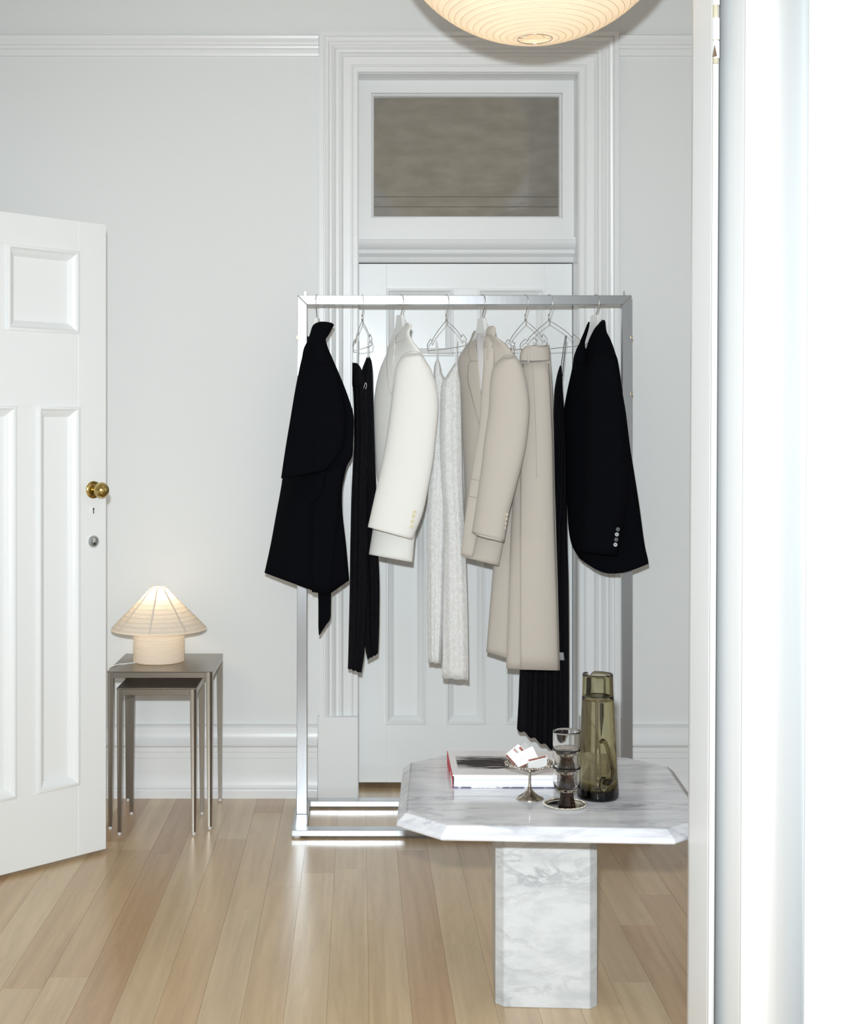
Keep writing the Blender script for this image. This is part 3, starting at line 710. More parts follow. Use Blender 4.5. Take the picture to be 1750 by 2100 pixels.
# A black wrap jacket
g = garment('wrap_jacket', 630, 1220, 'black wrap jacket with belt end, leftmost on the clothes rail', 'jacket')
A = cloth('body', g, M['black'], [(690,631,698,668), (715,622,715,673), (745,617,745,686), (785,609,785,703), (820,603,820,716), (855,597,853,725), (900,590,905,724), (938,585,935,722), (965,582,957,711), (1000,577,1000,702), (1060,566,1050,702), (1115,556,1113,709), (1175,543,1190,716,36,0.74)], YP, 0.05, 0.13, yc2=YP-0.03, b2=0.07, s2=0.05, folds=2.5, famp=0.006)
cloth('sleeve', g, M['black'], [(698,640,698,656), (706,632,706,662), (720,624,720,668), (745,617,745,682), (800,606,800,698), (860,596,860,708), (920,586,920,700), (981,577,965,667)], YP-0.11, 0.035, 0.02, folds=1.5, famp=0.004, bottom=False)
cloth('sleeve', g, M['black'], [(760,660,760,690), (820,672,820,713), (880,685,880,724), (936,690,936,722)], YP+0.05, 0.04, 0.0)
cloth('collar', g, M['black'], [(659.5,656,659.5,668), (662,649,662,680), (666,643,666,685), (672,639.5,673,682), (684,636,686,675), (698,631,698,668), (716,622.5,715,673), (745,617.5,745,685)], YP-0.10, 0.05, 0.02, bottom=True)
panel('cuff_flap', g, M['black'], [(980,579,966,668), (1000,597,985,664), (1015,618,1004,660), (1031,641,1022,652)], A.surf, 0.016)
panel('wrap_front', g, M['black'], [(960,640,955,706), (1040,640,1040,694), (1120,640,1120,686), (1214,640,1219,675)], A.surf, 0.008)
cloth('belt_end', g, M['black'], [(1195,652,1195,680), (1240,653,1240,679), (1268,653,1268,678), (1284,653,1282,669), (1303,654,1301,657)], YP-0.07, 0.004, 0.01, bottom=True)
seam('seam', g, M['black_seam'], [(640,715), (636,800), (640,900), (646,962)], lambda x, y: YP-0.150, 0.0)

# B black lace garment
g = garment('lace_trousers', 745, 1378, 'black sheer lace garment with two split legs, second on the rail', 'lingerie')
B = cloth('leg', g, M['black_lace'], [(744,723,745,732), (756,723,757,741), (790,723,790,750), (803,725,803,752), (900,727,900,755), (1000,722,1000,755), (1120,719,1120,755), (1200,718,1200,754), (1290,716,1290,750), (1340,715,1340,747), (1371,714,1380,741)], YP-0.02, 0.022, 0.01, folds=3, famp=0.005, hem=1)
cloth('leg', g, M['black_lace'], [(732,753,732,758), (742,749,742,762), (762,742,762,764), (800,736,800,765), (900,738,900,768), (1000,740,1000,771), (1120,742,1120,775), (1200,744,1200,778), (1300,746,1300,777), (1352,754,1341,775)], YP+0.01, 0.022, 0.01, folds=3, famp=0.005, hem=1)
for pts in ([(734,690), (733,745)], [(755,690), (755,734)]):
    mk('strap', *tubevf([P(x, y, YP-0.02) for x, y in pts], 0.0032, 8), M['clear_strap'], g)
seam('bow', g, M['satin'], [(746,796), (750,785), (752,790), (750,798)], lambda x, y: YP-0.045, 0.0, 0.0009)

# C ivory blazer
g = garment('ivory_blazer', 815, 1152, 'ivory tailored blazer with four pale cuff buttons on its sleeve', 'jacket')
C = cloth('body', g, M['white'], [(663,829,662,838), (670,821,668,844), (684,812,682,840), (700,803,700,847), (722,795,722,864), (760,779,760,878), (811,769,811,888), (870,768,870,888), (960,772,960,880), (1000,776,1000,872), (1040,771,1040,862), (1086,765,1090,852), (1137,757,1153,846)], YP-0.01, 0.055, 0.12, yc2=YP-0.05, b2=0.045, s2=0.02)
SC = cloth('sleeve', g, M['white'], [(726,834,724,860), (734,823,731,868), (746,816,744,876), (762,811,760,885), (800,806,792,895), (850,800,835,899), (900,793,890,894), (950,784,945,888), (1000,773,1000,878), (1050,762,1055,866), (1081,755,1106,845)], YP-0.13, 0.045, 0.02, sq=2.2)
cloth('sleeve', g, M['white'], [(760,786,760,800), (840,786,840,830), (1000,790,1000,840), (1070,786,1080,840)], YP+0.15, 0.03, 0.0)
panel('collar', g, M['white'], [(664,829,663,837), (671,822,669,843), (683,816,681,841), (694,811,687,839), (704,812,694,838)], C.surf, 0.004)
panel('lapel', g, M['white'], [(688,805,690,811), (710,798,710,810), (735,794,735,808), (770,795,770,806), (806,800,806,803)], C.surf, 0.006)
seam('seam', g, M['white_seam'], [(817,742), (826,728), (838,722), (851,720), (864,724)], lambda x, y: C.surf(x, y), 0.004)
seam('seam', g, M['white_seam'], [(811,690), (808,730), (806,770), (803,812)], lambda x, y: C.surf(x, y), 0.009, 0.0007)
for x, y in ((850.5,1050), (848,1059), (846,1069.5), (843.5,1080)): button(g, M['button_ivory'], x, y, SC.surf, 0.0078, M['white_seam'])
panel('hem_fold', g, M['white'], [(1094,838,1097,850), (1125,838,1125,848), (1150,836,1152,845)], C.surf, 0.004)

# D white lace slip
g = garment('lace_slip', 918, 1395, 'white floral lace slip with clear straps between two blazers', 'lingerie')
D = cloth('leg', g, M['white_lace'], [(738,896,738,899), (748,892,748,903), (765,890,765,906), (785,889,785,915), (850,889,850,925), (985,880,985,920), (1071,876,1071,918), (1171,877,1171,914), (1260,877,1260,911), (1358,879,1361,904)], YP+0.0, 0.022, 0.0, folds=2.2, famp=0.005, hem=1)
cloth('leg', g, M['white_lace'], [(744,934,744,938), (755,927,755,940), (770,917,770,941), (790,906,790,944), (850,904,850,946), (913,903,913,947), (1000,907,1000,949), (1071,912,1071,952), (1160,911,1157,956), (1263,909,1263,959), (1391,908,1395,961)], YP-0.04, 0.022, 0.01, folds=2.2, famp=0.005, hem=1)
for pts in ([(894,692), (897,740)], [(937,690), (936,746)]):
    mk('strap', *tubevf([P(x, y, YP-0.02) for x, y in pts], 0.0034, 8), M['clear_strap'], g)

# E beige blazer
g = garment('beige_blazer', 985, 1160, 'beige tailored blazer hanging left of the matching trousers', 'jacket')
E = cloth('body', g, M['beige'], [(682,970,686,1008), (700,963,700,1030), (724,946,720,1050), (741,940,741,1060), (770,941,770,1068), (827,946,827,1074), (900,949,900,1068), (960,952,960,1058), (1030,953,1030,1046), (1090,948,1090,1036), (1141,944,1160,1023)], YP, 0.06, 0.13, yc2=YP-0.06, b2=0.045, s2=0.02)
panel('lining', g, M['satin'], [(684,976,684,996), (720,979,720,993), (760,983,760,991), (802,986,802,988)], E.surf, 0.004)
panel('lapel', g, M['beige'], [(678,973,678,977), (700,965,700,975), (722,962,722,978), (741,966,741,981)], E.surf, 0.008)
panel('lapel', g, M['beige'], [(742,962,740,981), (760,960,760,983), (782,960,782,985), (814,968,814,987), (850,977,850,986), (870,982,870,985)], E.surf, 0.006)
ef = lambda x, y: min(E.surf(x, y), YP-0.05)
cloth('front_edge', g, M['beige'], [(712,992,712,1012), (753,991,753,1014), (810,987,810,1014), (870,983,870,1010), (930,974,930,1004), (1000,963,1000,996), (1070,953,1070,985), (1138,945,1142,970)], YP-0.09, 0.012, 0.01, yc2=YP-0.105, bottom=True)
cloth('collar', g, M['beige'], [(669,1003,668,1012), (673,999,672,1016), (682,996,681,1017), (692,993,690,1016), (710,991,708,1010), (738,992,736,1002)], YP-0.075, 0.018, 0.02, bottom=True)
SE = cloth('sleeve', g, M['beige'], [(733,1036,731,1058), (738,1026,737,1063), (748,1016,747,1069), (764,1009,762,1075), (800,1005,800,1083), (841,1003,841,1086), (904,994,904,1080), (950,989,950,1071), (1014,980,1014,1054), (1057,974,1057,1043), (1091,968,1110,1034)], YP-0.15, 0.045, 0.02, sq=2.2)
cloth('sleeve', g, M['beige'], [(760,955,760,985), (850,958,850,1000), (1000,968,1000,1010), (1080,975,1080,1012)], YP+0.14, 0.03)
panel('cuff_lining', g, M['beige'], [(1093,971,1107,1032), (1098,980,1112,1031)], SE.surf, 0.003)
seam('seam', g, M['beige_seam'], [(970,1093), (985,1100), (1005,1105), (1033,1110)], SE.surf, 0.006)
seam('seam', g, M['beige_seam'], [(1021,741), (1033,731), (1046,728), (1061,733)], lambda x, y: E.surf(x, y), 0.004)
seam('seam', g, M['beige_seam'], [(961,782), (969,814), (978,850), (984,872)], E.surf, 0.009, 0.0007)
fe = lambda x, y: YP-0.105
seam('pocket_seam', g, M['beige_seam'], [(966,982), (976,984), (988,987)], lambda x, y: YP-0.118, 0)
seam('pocket_seam', g, M['beige_seam'], [(960,1017), (970,1019), (980,1022)], lambda x, y: YP-0.120, 0)
for x, y in ((1040,1055), (1038.5,1064), (1037,1073), (1035.5,1082)): button(g, M['button_ivory'], x-0.5, y, SE.surf, 0.005, M['beige_seam'])

# F beige trousers
g = garment('beige_trousers', 1090, 1375, 'beige wide-leg trousers clipped by the waistband to a wire hanger', 'trousers')
WB = cloth('waistband', g, M['beige'], [(709,1086,708,1126.5), (712,1076,709.5,1127), (725,1068,725,1128), (740,1066,740,1129)], YP-0.05, 0.04, -0.01, sq=3)
FT = NL = cloth('leg', g, M['beige'], [(736,1068,737,1128.5), (800,1066,800,1133), (900,1060,900,1136), (1000,1054,1000,1138), (1100,1048,1100,1141), (1250,1043,1250,1145), (1371,1039,1375,1148)], YP-0.05, 0.045, 0.01, folds=1, famp=0.005, phase=0.4)
cloth('leg', g, M['beige'], [(980,1040,980,1090), (1100,1020,1100,1080), (1165,1012,1165,1075), (1250,1005,1250,1070), (1337,998,1356,1062)], YP+0.03, 0.04, 0.0, folds=1, famp=0.005)
panel('front_pleat', g, M['beige'], [(745,1072,745,1126), (900,1069,900,1134), (1050,1067,1050,1137), (1200,1067,1200,1142), (1373,1067,1375,1147)], lambda x, y: (FT if y < 1000 else NL).surf(x, y), 0.003, cols=14)
seam('seam', g, M['beige_seam'], [(1085,741), (1105,740), (1128,738)], WB.surf, 0.006)
seam('seam', g, M['beige_seam'], [(1092,748), (1097,830), (1100,920), (1101,980)], lambda x, y: FT.surf(x, y), 0.007, 0.0006)
seam('pocket_seam', g, M['beige_seam'], [(1118,740), (1122,760), (1127,775)], lambda x, y: FT.surf(x, y), 0.007, 0.0006)
panel('belt_loop', g, M['beige'], [(713,1083,713,1087), (745,1082,745,1086)], WB.surf, 0.005, cols=3)

# G black sheer slip
g = garment('slip_dress', 1115, 1536, 'long black sheer slip dress hanging behind the beige trousers', 'dress')
G = cloth('body', g, M['black_sheer'], [(750,1149,750,1151.5), (770,1143,770,1153), (800,1138,800,1154), (840,1136,840,1157), (900,1134,900,1160), (1000,1124,1000,1163), (1090,1110,1090,1163), (1200,1090,1200,1166), (1350,1069,1350,1167), (1440,1064,1440,1167), (1495,1061,1506,1167,36,0.72)], YP+0.09, 0.02, 0.02, b2=0.05, yc2=YP+0.08, folds=5, famp=0.012, n=96, hem=3)
cloth('lining', g, M['black'], [(900,1138,900,1158), (1100,1118,1100,1160), (1300,1084,1300,1158), (1470,1078,1472,1158,22,0.6)], YP+0.09, 0.012, b2=0.03)
for pts in ([(1160,689), (1156,715), (1151,751)], [(1162,689), (1159,720), (1154,772)]):
    mk('strap', *tubevf([P(x, y, YP-0.105 if i == 0 else YP+0.06) for i, (x, y) in enumerate(pts)], 0.0014, 6), M['black'], g)
panel('care_tag', g, mat('tag_satin', (0.32, 0.33, 0.35), 0.3), [(1338,1147,1338,1156), (1354,1148,1354,1158)], lambda x, y: YP-0.01, 0.0, cols=2)

# H black blazer
g = garment('black_blazer', 1250, 1178, 'black single-breasted blazer with four shiny cuff buttons, rightmost on rail', 'jacket')
Hh = cloth('body', g, M['black'], [(716,1184,712,1256), (730,1178,730,1263), (756,1174,756,1268), (807,1163,807,1277), (848,1157,850,1284), (900,1160,915,1292), (960,1162,960,1299), (1030,1164,1030,1310), (1085,1167,1090,1318), (1118,1174,1122,1323), (1140,1186,1143,1328), (1148,1193,1156,1330,25,0.42)], YP, 0.06, 0.12, yc2=YP-0.03, b2=0.05, s2=0.04, rnd=True)
cloth('lapel', g, M['black'], [(660,1207,660,1210), (668,1203,668,1209), (681,1198,681,1206), (704,1188,704,1200), (724,1180,724,1203), (745,1182,745,1204)], YP-0.01, 0.014, 0.0, bottom=True)
cloth('collar', g, M['black'], [(656,1236,656,1240), (661,1229,660,1242), (671,1221,670,1243), (684,1214,681,1245), (700,1207,697,1253), (722,1202,719,1261), (745,1202,742,1268)], YP-0.05, 0.028, 0.05, bottom=True)
SH = cloth('sleeve', g, M['black'], [(726,1226,722,1256), (736,1216,732,1265), (770,1207,770,1272), (850,1203,850,1282), (920,1200,920,1287), (1000,1198,1000,1287), (1060,1196,1060,1281), (1131,1194,1140,1266)], YP-0.14, 0.045, 0.02, sq=2.2)
cloth('sleeve', g, M['black'], [(770,1180,770,1205), (850,1176,850,1225), (1000,1182,1000,1240), (1080,1190,1080,1240)], YP+0.15, 0.03)
for i, (x, y) in enumerate(((1267.5,1085.5), (1265.5,1096), (1264,1106.5), (1262.5,1117))):
    button(g, mat('cuff_button', (0.55, 0.57, 0.58) if i in (1, 3) else (0.16, 0.18, 0.19), 0.15), x, y, SH.surf, 0.0072)

# ------------------------------------------------------------------ marble table
TX, TY, TZ, TW = 0.478, 3.552, 0.509, 0.372
rot = math.radians(-3.4)
tbl = empty('marble_table', (TX, TY, 0), 'white veined marble side table with octagonal top on square pedestal', 'table')
def TT(x, y, z):
    return (TX+x*math.cos(rot)-y*math.sin(rot), TY+x*math.sin(rot)+y*math.cos(rot), z)
def octagon(w, c): return [(-w+c,-w), (w-c,-w), (w,-w+c), (w,w-c), (w-c,w), (-w+c,w), (-w,w-c), (-w,-w+c)]
V = []; levels = [(TW-0.010, TZ-0.033), (TW-0.002, TZ-0.030), (TW, TZ-0.026), (TW-0.001, TZ-0.021), (TW-0.004, TZ-0.017), (TW-0.022, TZ-0.001), (TW-0.026, TZ)]
for w, z in levels: V += [TT(x, y, z) for x, y in octagon(w, 0.105*w/TW)]
n = len(levels)
Fc = [(j*8+i, j*8+(i+1) % 8, j*8+8+(i+1) % 8, j*8+8+i) for j in range(n-1) for i in range(8)]+[tuple(range(8)), tuple((n-1)*8+i for i in range(8))]
mk('table_top', V, Fc, M['marble_top'], tbl, bevel=0.0012, seg=2)
pwid, pc = 0.1255, 0.020
pcx, pcy = -0.006, -0.005
V = [TT(pcx+x, pcy+y, z) for z in (0.0, TZ-0.033) for x, y in octagon(pwid, pc)]
mk('pedestal', V, [tuple(range(8)), tuple(range(8, 16))]+[(i, (i+1) % 8, 8+(i+1) % 8, 8+i) for i in range(8)], M['marble_leg'], tbl, bevel=0.002)

# ------------------------------------------------------------------ things on the table
def onT(px, py, z=TZ):
    Y = (H-z)*F/(py-PY); return Vector(((px-PX)/F*Y, Y, z))
# book
bk = empty('photo_book', onT(928,1616), 'thick white photo book with red spine edge and dark brush cover', 'book')
bo = onT(928.5, 1616.5); hb = 0.034; ba = math.radians(1.0)
bu = Vector((math.cos(ba)*0.325, -math.sin(ba)*0.325+0.002, 0)); bv = Vector((0.004, 0.268, 0))
up = lambda z: Vector((0,0,z))
M['bookcover'] = mat('book_cover', (0.80, 0.78, 0.79), 0.3); M['red'] = mat('red_cloth', (0.62, 0.015, 0.03), 0.5)
mp_ = mat('page_edges', (0.88, 0.88, 0.90), 0.7)
gm = nd(mp_, 'ShaderNodeNewGeometry'); mpp = nd(mp_, 'ShaderNodeMapping'); mpp.inputs['Scale'].default_value = (2, 2, 210); lk(mp_, gm.outputs['Position'], mpp.inputs[0])
wn = nd(mp_, 'ShaderNodeTexNoise'); wn.inputs['Scale'].default_value = 1.0; wn.inputs['Detail'].default_value = 2; lk(mp_, mpp.outputs[0], wn.inputs['Vector'])
wr = nd(mp_, 'ShaderNodeValToRGB'); wr.color_ramp.elements[0].position = 0.40; wr.color_ramp.elements[0].color = (0.60, 0.62, 0.68, 1); wr.color_ramp.elements[1].position = 0.52; wr.color_ramp.elements[1].color = (0.9, 0.9, 0.91, 1)
lk(mp_, wn.outputs['Fac'], wr.inputs[0]); lk(mp_, wr.outputs[0], mp_.node_tree.nodes['Principled BSDF'].inputs['Base Color'])
mk('pages', *obox(bo+bu*0.012+bv*0.012+up(0.0035), bu*0.976, bv*0.976, up(hb-0.007)), mp_, bk)
m = mat('back_cover', (0.3, 0.25, 0.35), 0.4); noise_mix(m, 45, (0.75, 0.72, 0.78), (0.10, 0.09, 0.16), p0=0.45, p1=0.55); M['backcover'] = m
mk('back_cover', *obox(bo+up(0.0005), bu, bv, up(0.003)), M['backcover'], bk, bevel=0.0006)
fc = mk('front_cover', *obox(bo+up(hb-0.0035), bu, bv, up(0.0035)), M['bookcover'], bk, bevel=0.0006)
mk('spine', *obox(bo+up(0.0005)+Vector((-0.0012,0.001,0)), Vector((0.0012,0,0)), bv*0.99, up(hb-0.0005)), M['red'], bk)
mk('spine_label', *obox(bo+Vector((-0.0020,0.004,0.002)), Vector((0.0009,0,0)), bv*0.30, up(hb*0.62)), mat('spine_white', (0.75,0.73,0.74), 0.5), bk)
m = mat('cover_print', (0.5, 0.5, 0.5), 0.55, spec=0.2)
tc = nd(m, 'ShaderNodeTexCoord'); sp = nd(m, 'ShaderNodeSeparateXYZ'); lk(m, tc.outputs['Generated'], sp.inputs[0])
nz = nd(m, 'ShaderNodeTexNoise'); nz.inputs['Scale'].default_value = 1.0; nz.inputs['Detail'].default_value = 6
mpx = nd(m, 'ShaderNodeMapping'); mpx.inputs['Scale'].default_value = (3.0, 22, 1); lk(m, tc.outputs['Generated'], mpx.inputs[0]); lk(m, mpx.outputs[0], nz.inputs['Vector'])
def math_n(op, a, b=None, clamp=False):
    x = nd(m, 'ShaderNodeMath', operation=op); x.use_clamp = clamp
    for i, q in enumerate((a, b)):
        if q is None: continue
        if isinstance(q, (int, float)): x.inputs[i].default_value = q
        else: lk(m, q, x.inputs[i])
    return x.outputs[0]
ay = math_n('ABSOLUTE', math_n('SUBTRACT', sp.outputs['Y'], 0.47))
ax = math_n('ABSOLUTE', math_n('SUBTRACT', sp.outputs['X'], 0.42))
e_ = math_n('ADD', math_n('ADD', math_n('MULTIPLY', ay, 1.35), math_n('MULTIPLY', math_n('POWER', ax, 2.0), 1.9)), math_n('MULTIPLY', math_n('SUBTRACT', nz.outputs['Fac'], 0.5), 2.0))
rm = nd(m, 'ShaderNodeValToRGB'); rm.color_ramp.elements[0].position = 0.44; rm.color_ramp.elements[0].color = (0.025, 0.02, 0.02, 1)
rm.color_ramp.elements[1].position = 0.66; rm.color_ramp.elements[1].color = (0.52, 0.49, 0.50, 1)
lk(m, e_, rm.inputs[0]); lk(m, rm.outputs[0], m.node_tree.nodes['Principled BSDF'].inputs['Base Color'])
mk('cover_print', *obox(bo+bu*0.055+bv*0.24+up(hb), bu*0.62, bv*0.53, up(0.0003)), m, fc)

# silver compote dish
cc = onT(1086.5, 1637.5)
cp = empty('compote_dish', cc, 'small tarnished silver pedestal dish holding matchboxes', 'dish')
mk('foot', *lathevf([(0.0345, 0), (0.0350, 0.001), (0.0340, 0.003), (0.024, 0.009), (0.013, 0.016), (0.0065, 0.023), (0.0048, 0.028), (0.0001, 0.029)], 0, 0, 48, True), M['silver'], None, smooth=True)
def shift(o, c, parent):
    for v in o.data.vertices: v.co += c
    o.parent = parent; o.location = -Vector(parent.location); return o
shift(bpy.data.objects['foot.004'] if 'foot.004' in bpy.data.objects else bpy.context.scene.objects[-1], cc, cp)
mk('stem', *lathevf([(0.0055, cc.z+0.024), (0.0045, cc.z+0.030), (0.0030, cc.z+0.040), (0.0026, cc.z+0.055), (0.0032, cc.z+0.063), (0.0042, cc.z+0.066)], cc.x, cc.y, 24, True, True), M['silver'], cp, smooth=True)
zb = cc.z+0.066
mk('bowl', *lathevf([(0.0005, zb), (0.012, zb+0.0005), (0.024, zb+0.004), (0.033, zb+0.009), (0.0395, zb+0.0165), (0.044, zb+0.018), (0.060, zb+0.020), (0.060, zb+0.0212), (0.044, zb+0.0194), (0.0385, zb+0.0178), (0.032, zb+0.0105), (0.023, zb+0.0055), (0.012, zb+0.002), (0.0005, zb+0.0015)], cc.x, cc.y, 72), M['silver'], cp, smooth=True)
parts = []
for i in range(60):
    a = 2*math.pi*i/60; r = 0.0595+0.002*math.cos(3*2*math.pi*i/12)
    q = 0.0026 if i % 5 else 0.0036
    v, f = lathevf([(0.0003, -q), (q*0.7, -q*0.7), (q, 0), (q*0.7, q*0.7), (0.0003, q)], 0, 0, 6)
    parts.append(([(x+cc.x+r*math.cos(a), y+cc.y+r*math.sin(a), z+zb+0.0212) for x, y, z in v], f))
    r2 = 0.051
    parts.append(([(x*0.8+cc.x+r2*math.cos(a+0.05), y*0.8+cc.y+r2*math.sin(a+0.05), z*0.6+zb+0.0205) for x, y, z in v], f))
mk('beaded_rim', *merge(parts), M['silver'], cp, smooth=True)

# matchboxes
M['matchwhite'] = mat('white_card', (0.88, 0.88, 0.87), 0.5); M['striker'] = mat('brown_striker', (0.27, 0.105, 0.075), 0.8)
def matchbox(o, a, b, c, label, strikes=('b0',)):
    """corner o, length a, width b, thickness c (vectors); striker strips on the long sides"""
    o, a, b, c = map(Vector, (o, a, b, c))
    mb = empty('matchbox', o+(a+b+c)/2, label, 'matchbox', 'matchboxes in the silver dish')
    mk('sleeve', *obox(o, a, b, c), M['matchwhite'], mb, bevel=0.0003, seg=1)
    bn = b.normalized(); 
    mk('striker', *obox(o+a*0.04+c*0.12-bn*0.0003, a*0.92, bn*0.0003, c*0.76), M['striker'], mb)
    mk('striker', *obox(o+a*0.04+c*0.12+b, a*0.92, bn*0.0003, c*0.76), M['striker'], mb)
    return mb
Yb = cc.y-0.004
tl = P(1050.9, 1549.3, Yb+0.012); u_ = Vector((0.0505, 0, 0.0232)); v_ = Vector((0.0107, -0.0268, -0.0232))
nrm = u_.cross(v_).normalized()
if nrm.y > 0: nrm = -nrm
mbx = matchbox(tl, u_, v_, -nrm*0.009, 'white matchbox with printed name lying on top of the others')
# printed text on the top matchbox
def print_text(txt, size, org, ux, uy, m, parent):
    cu = bpy.data.curves.new('print', 'FONT'); cu.body = txt; cu.size = size; cu.align_x = 'CENTER'; cu.space_character = 1.15
    ob = bpy.data.objects.new('tmp_text', cu); COL.objects.link(ob)
    dg = bpy.context.evaluated_depsgraph_get(); me = bpy.data.meshes.new_from_object(ob.evaluated_get(dg)); bpy.data.objects.remove(ob)
    ux, uy = Vector(ux).normalized(), Vector(uy).normalized()
    for v in me.vertices: v.co = Vector(org)+ux*v.co.x+uy*v.co.y
    me.name = 'printed_name'
    return fin('printed_name', me, m, parent)
ink = mat('grey_ink', (0.35, 0.33, 0.34), 0.6)
ctr = tl+u_*0.49+v_*0.42+nrm*0.0004
print_text('MAISON', 0.0050, ctr, u_, -v_, ink, mbx)
print_text('ESSENTIELE', 0.0050, ctr+v_.normalized()*0.0062, u_, -v_, ink, mbx)
def ortho(a, b, la, lb, lc):
    a = Vector(a).normalized(); b = Vector(b); b = (b-a*b.dot(a)).normalized(); c = a.cross(b).normalized()
    if c.z < 0: c = -c
    return a*la, b*lb, c*lc
a_, b_, c_ = ortho((0.0247, -0.012, -0.0254), (0.03, 0.028, 0.012), 0.036, 0.05, 0.009)
matchbox(P(1036, 1549, Yb+0.018), a_, b_, c_, 'white matchbox leaning left with its brown strike side showing')
a_, b_, c_ = ortho((0.0115, -0.004, -0.0125), (0.010, 0.03, 0.002), 0.020, 0.045, 0.009)
matchbox(P(1050, 1538.5, Yb+0.030), a_, b_, c_, 'white matchbox end poking up behind, left of the rearmost one')
matchbox(P(1063, 1534, Yb+0.034), a_, b_, c_, 'rearmost white matchbox end poking up behind the named one')
a_, b_, c_ = ortho((0.047, 0.010, 0.0085), (0.0, 0.006, -0.010), 0.050, 0.030, 0.008)
o_ = P(1084, 1562.5, Yb-0.024)
matchbox(o_, a_, b_, Vector(a_).cross(Vector(b_)).normalized()*0.008*(1 if Vector(a_).cross(Vector(b_)).y > 0 else -1), 'white matchbox on edge at the front right of the dish')

# tray
tc_ = onT(1159, 1652.5)
tr = empty('silver_tray', tc_, 'small round silver tray with beaded rim under the glasses', 'tray')
mk('plate', *lathevf([(0.0005, TZ), (0.043, TZ), (0.050, TZ+0.0045), (0.050, TZ+0.0055), (0.043, TZ+0.0022), (0.040, TZ+0.0015), (0.0005, TZ+0.0015)], tc_.x, tc_.y, 72), M['silver_bright'], tr, smooth=True)
parts = []
for i in range(72):
    a = 2*math.pi*i/72; q = 0.0022 if i % 3 else 0.0030
    v, f = lathevf([(0.0002, -q), (q*0.7, -q*0.7), (q, 0), (q*0.7, q*0.7), (0.0002, q)], 0, 0, 6)
    parts.append(([(x+tc_.x+0.0502*math.cos(a), y+tc_.y+0.0502*math.sin(a), z+TZ+0.0052) for x, y, z in v], f))
mk('beaded_rim', *merge(parts), M['silver_bright'], tr)

# stacked goblets
gx, gy = tc_.x+0.004, tc_.y-0.002
def goblet(z, label):
    g = empty('stacking_goblet', (gx, gy, z), label, 'glass', 'stacked goblets on the silver tray')
    foot = [(0.0005, 0.0), (0.0200, 0.0), (0.0212, 0.0012), (0.0208, 0.004), (0.0190, 0.010), (0.0172, 0.017), (0.0160, 0.024), (0.0158, 0.029), (0.0168, 0.0332), (0.0005, 0.0332)]
    mk('foot', *lathevf([(r, z+h) for r, h in foot], gx, gy, 48), M['brown_glass'], g, smooth=True)
    bowl = [(0.0005, 0.0334), (0.0165, 0.0334), (0.0215, 0.0355), (0.0265, 0.0400), (0.0300, 0.0460), (0.0325, 0.0530), (0.0334, 0.0600), (0.0334, 0.075), (0.0332, 0.0905), (0.0336, 0.0940), (0.0332, 0.0950), (0.0322, 0.0945), (0.0317, 0.090), (0.0318, 0.075), (0.0317, 0.0605), (0.0308, 0.0540), (0.0284, 0.0482), (0.0250, 0.0440), (0.0200, 0.0430), (0.0005, 0.0430)]
    mk('bowl', *lathevf([(r, z+h) for r, h in bowl], gx, gy, 64), M['smoke_glass'], g, smooth=True)
    return g
zt = TZ+0.0017
goblet(zt, 'bottom goblet of three, brown footed, standing on the silver tray')
goblet(zt+0.0434, 'middle goblet of the stack of three smoky glasses')
goblet(zt+0.0868, 'top goblet of the stack, smoky clear bowl open upwards')

# olive glass pitcher with water
pc_ = Vector((0.5965, 3.460, TZ))
pt = empty('glass_pitcher', pc_, 'tall tapered olive glass pitcher with applied handle on marble table', 'pitcher')
Hp = 0.308
def rad(h):
    pts = [(0, 0.0505), (0.006, 0.0520), (0.02, 0.0518), (0.05, 0.0490), (0.12, 0.0455), (0.2, 0.0415), (0.26, 0.0388), (0.30, 0.0378), (0.31, 0.0378)]
    for i in range(len(pts)-1):
        if h <= pts[i+1][0]:
            a, b = pts[i], pts[i+1]; t = (h-a[0])/(b[0]-a[0]); return a[1]+(b[1]-a[1])*t
    return pts[-1][1]
th_ = 0.0042
outer = [(0.0005, 0.0), (0.046, 0.0), (0.0500, 0.0012), (0.0516, 0.0045)]+[(rad(h), h) for h in (0.010, 0.016, 0.024, 0.034, 0.05, 0.08, 0.12, 0.16, 0.2, 0.24, 0.27, 0.29, 0.300)]+[(0.0378, 0.3055), (0.0370, Hp), (0.0350, Hp), (0.0337, 0.3055)]
inner = [(rad(h)-th_, h) for h in (0.30, 0.29, 0.27, 0.24, 0.2, 0.16, 0.12, 0.08, 0.05, 0.035)]+[(0.044, 0.026), (0.040, 0.022), (0.030, 0.019), (0.0005, 0.018)]
V, Fc = [], []
prof = outer+inner; n = 96
for r, h in prof:
    for i in range(n):
        a = 2*math.pi*i/n
        # pouring notch on the far left of the rim
        da = abs((a-math.radians(112)+math.pi) % (2*math.pi)-math.pi)
        k = math.exp(-(da/0.16)**2)*max(0, min(1, (h-0.28)/0.028))
        V.append((pc_.x+(r+0.004*k)*math.cos(a), pc_.y+(r+0.004*k)*math.sin(a), TZ+0.0003+h-0.012*k))
Fc = [(j*n+i, j*n+(i+1) % n, (j+1)*n+(i+1) % n, (j+1)*n+i) for j in range(len(prof)-1) for i in range(n)]
mk('vessel', V, Fc, M['olive_glass'], pt, smooth=True)
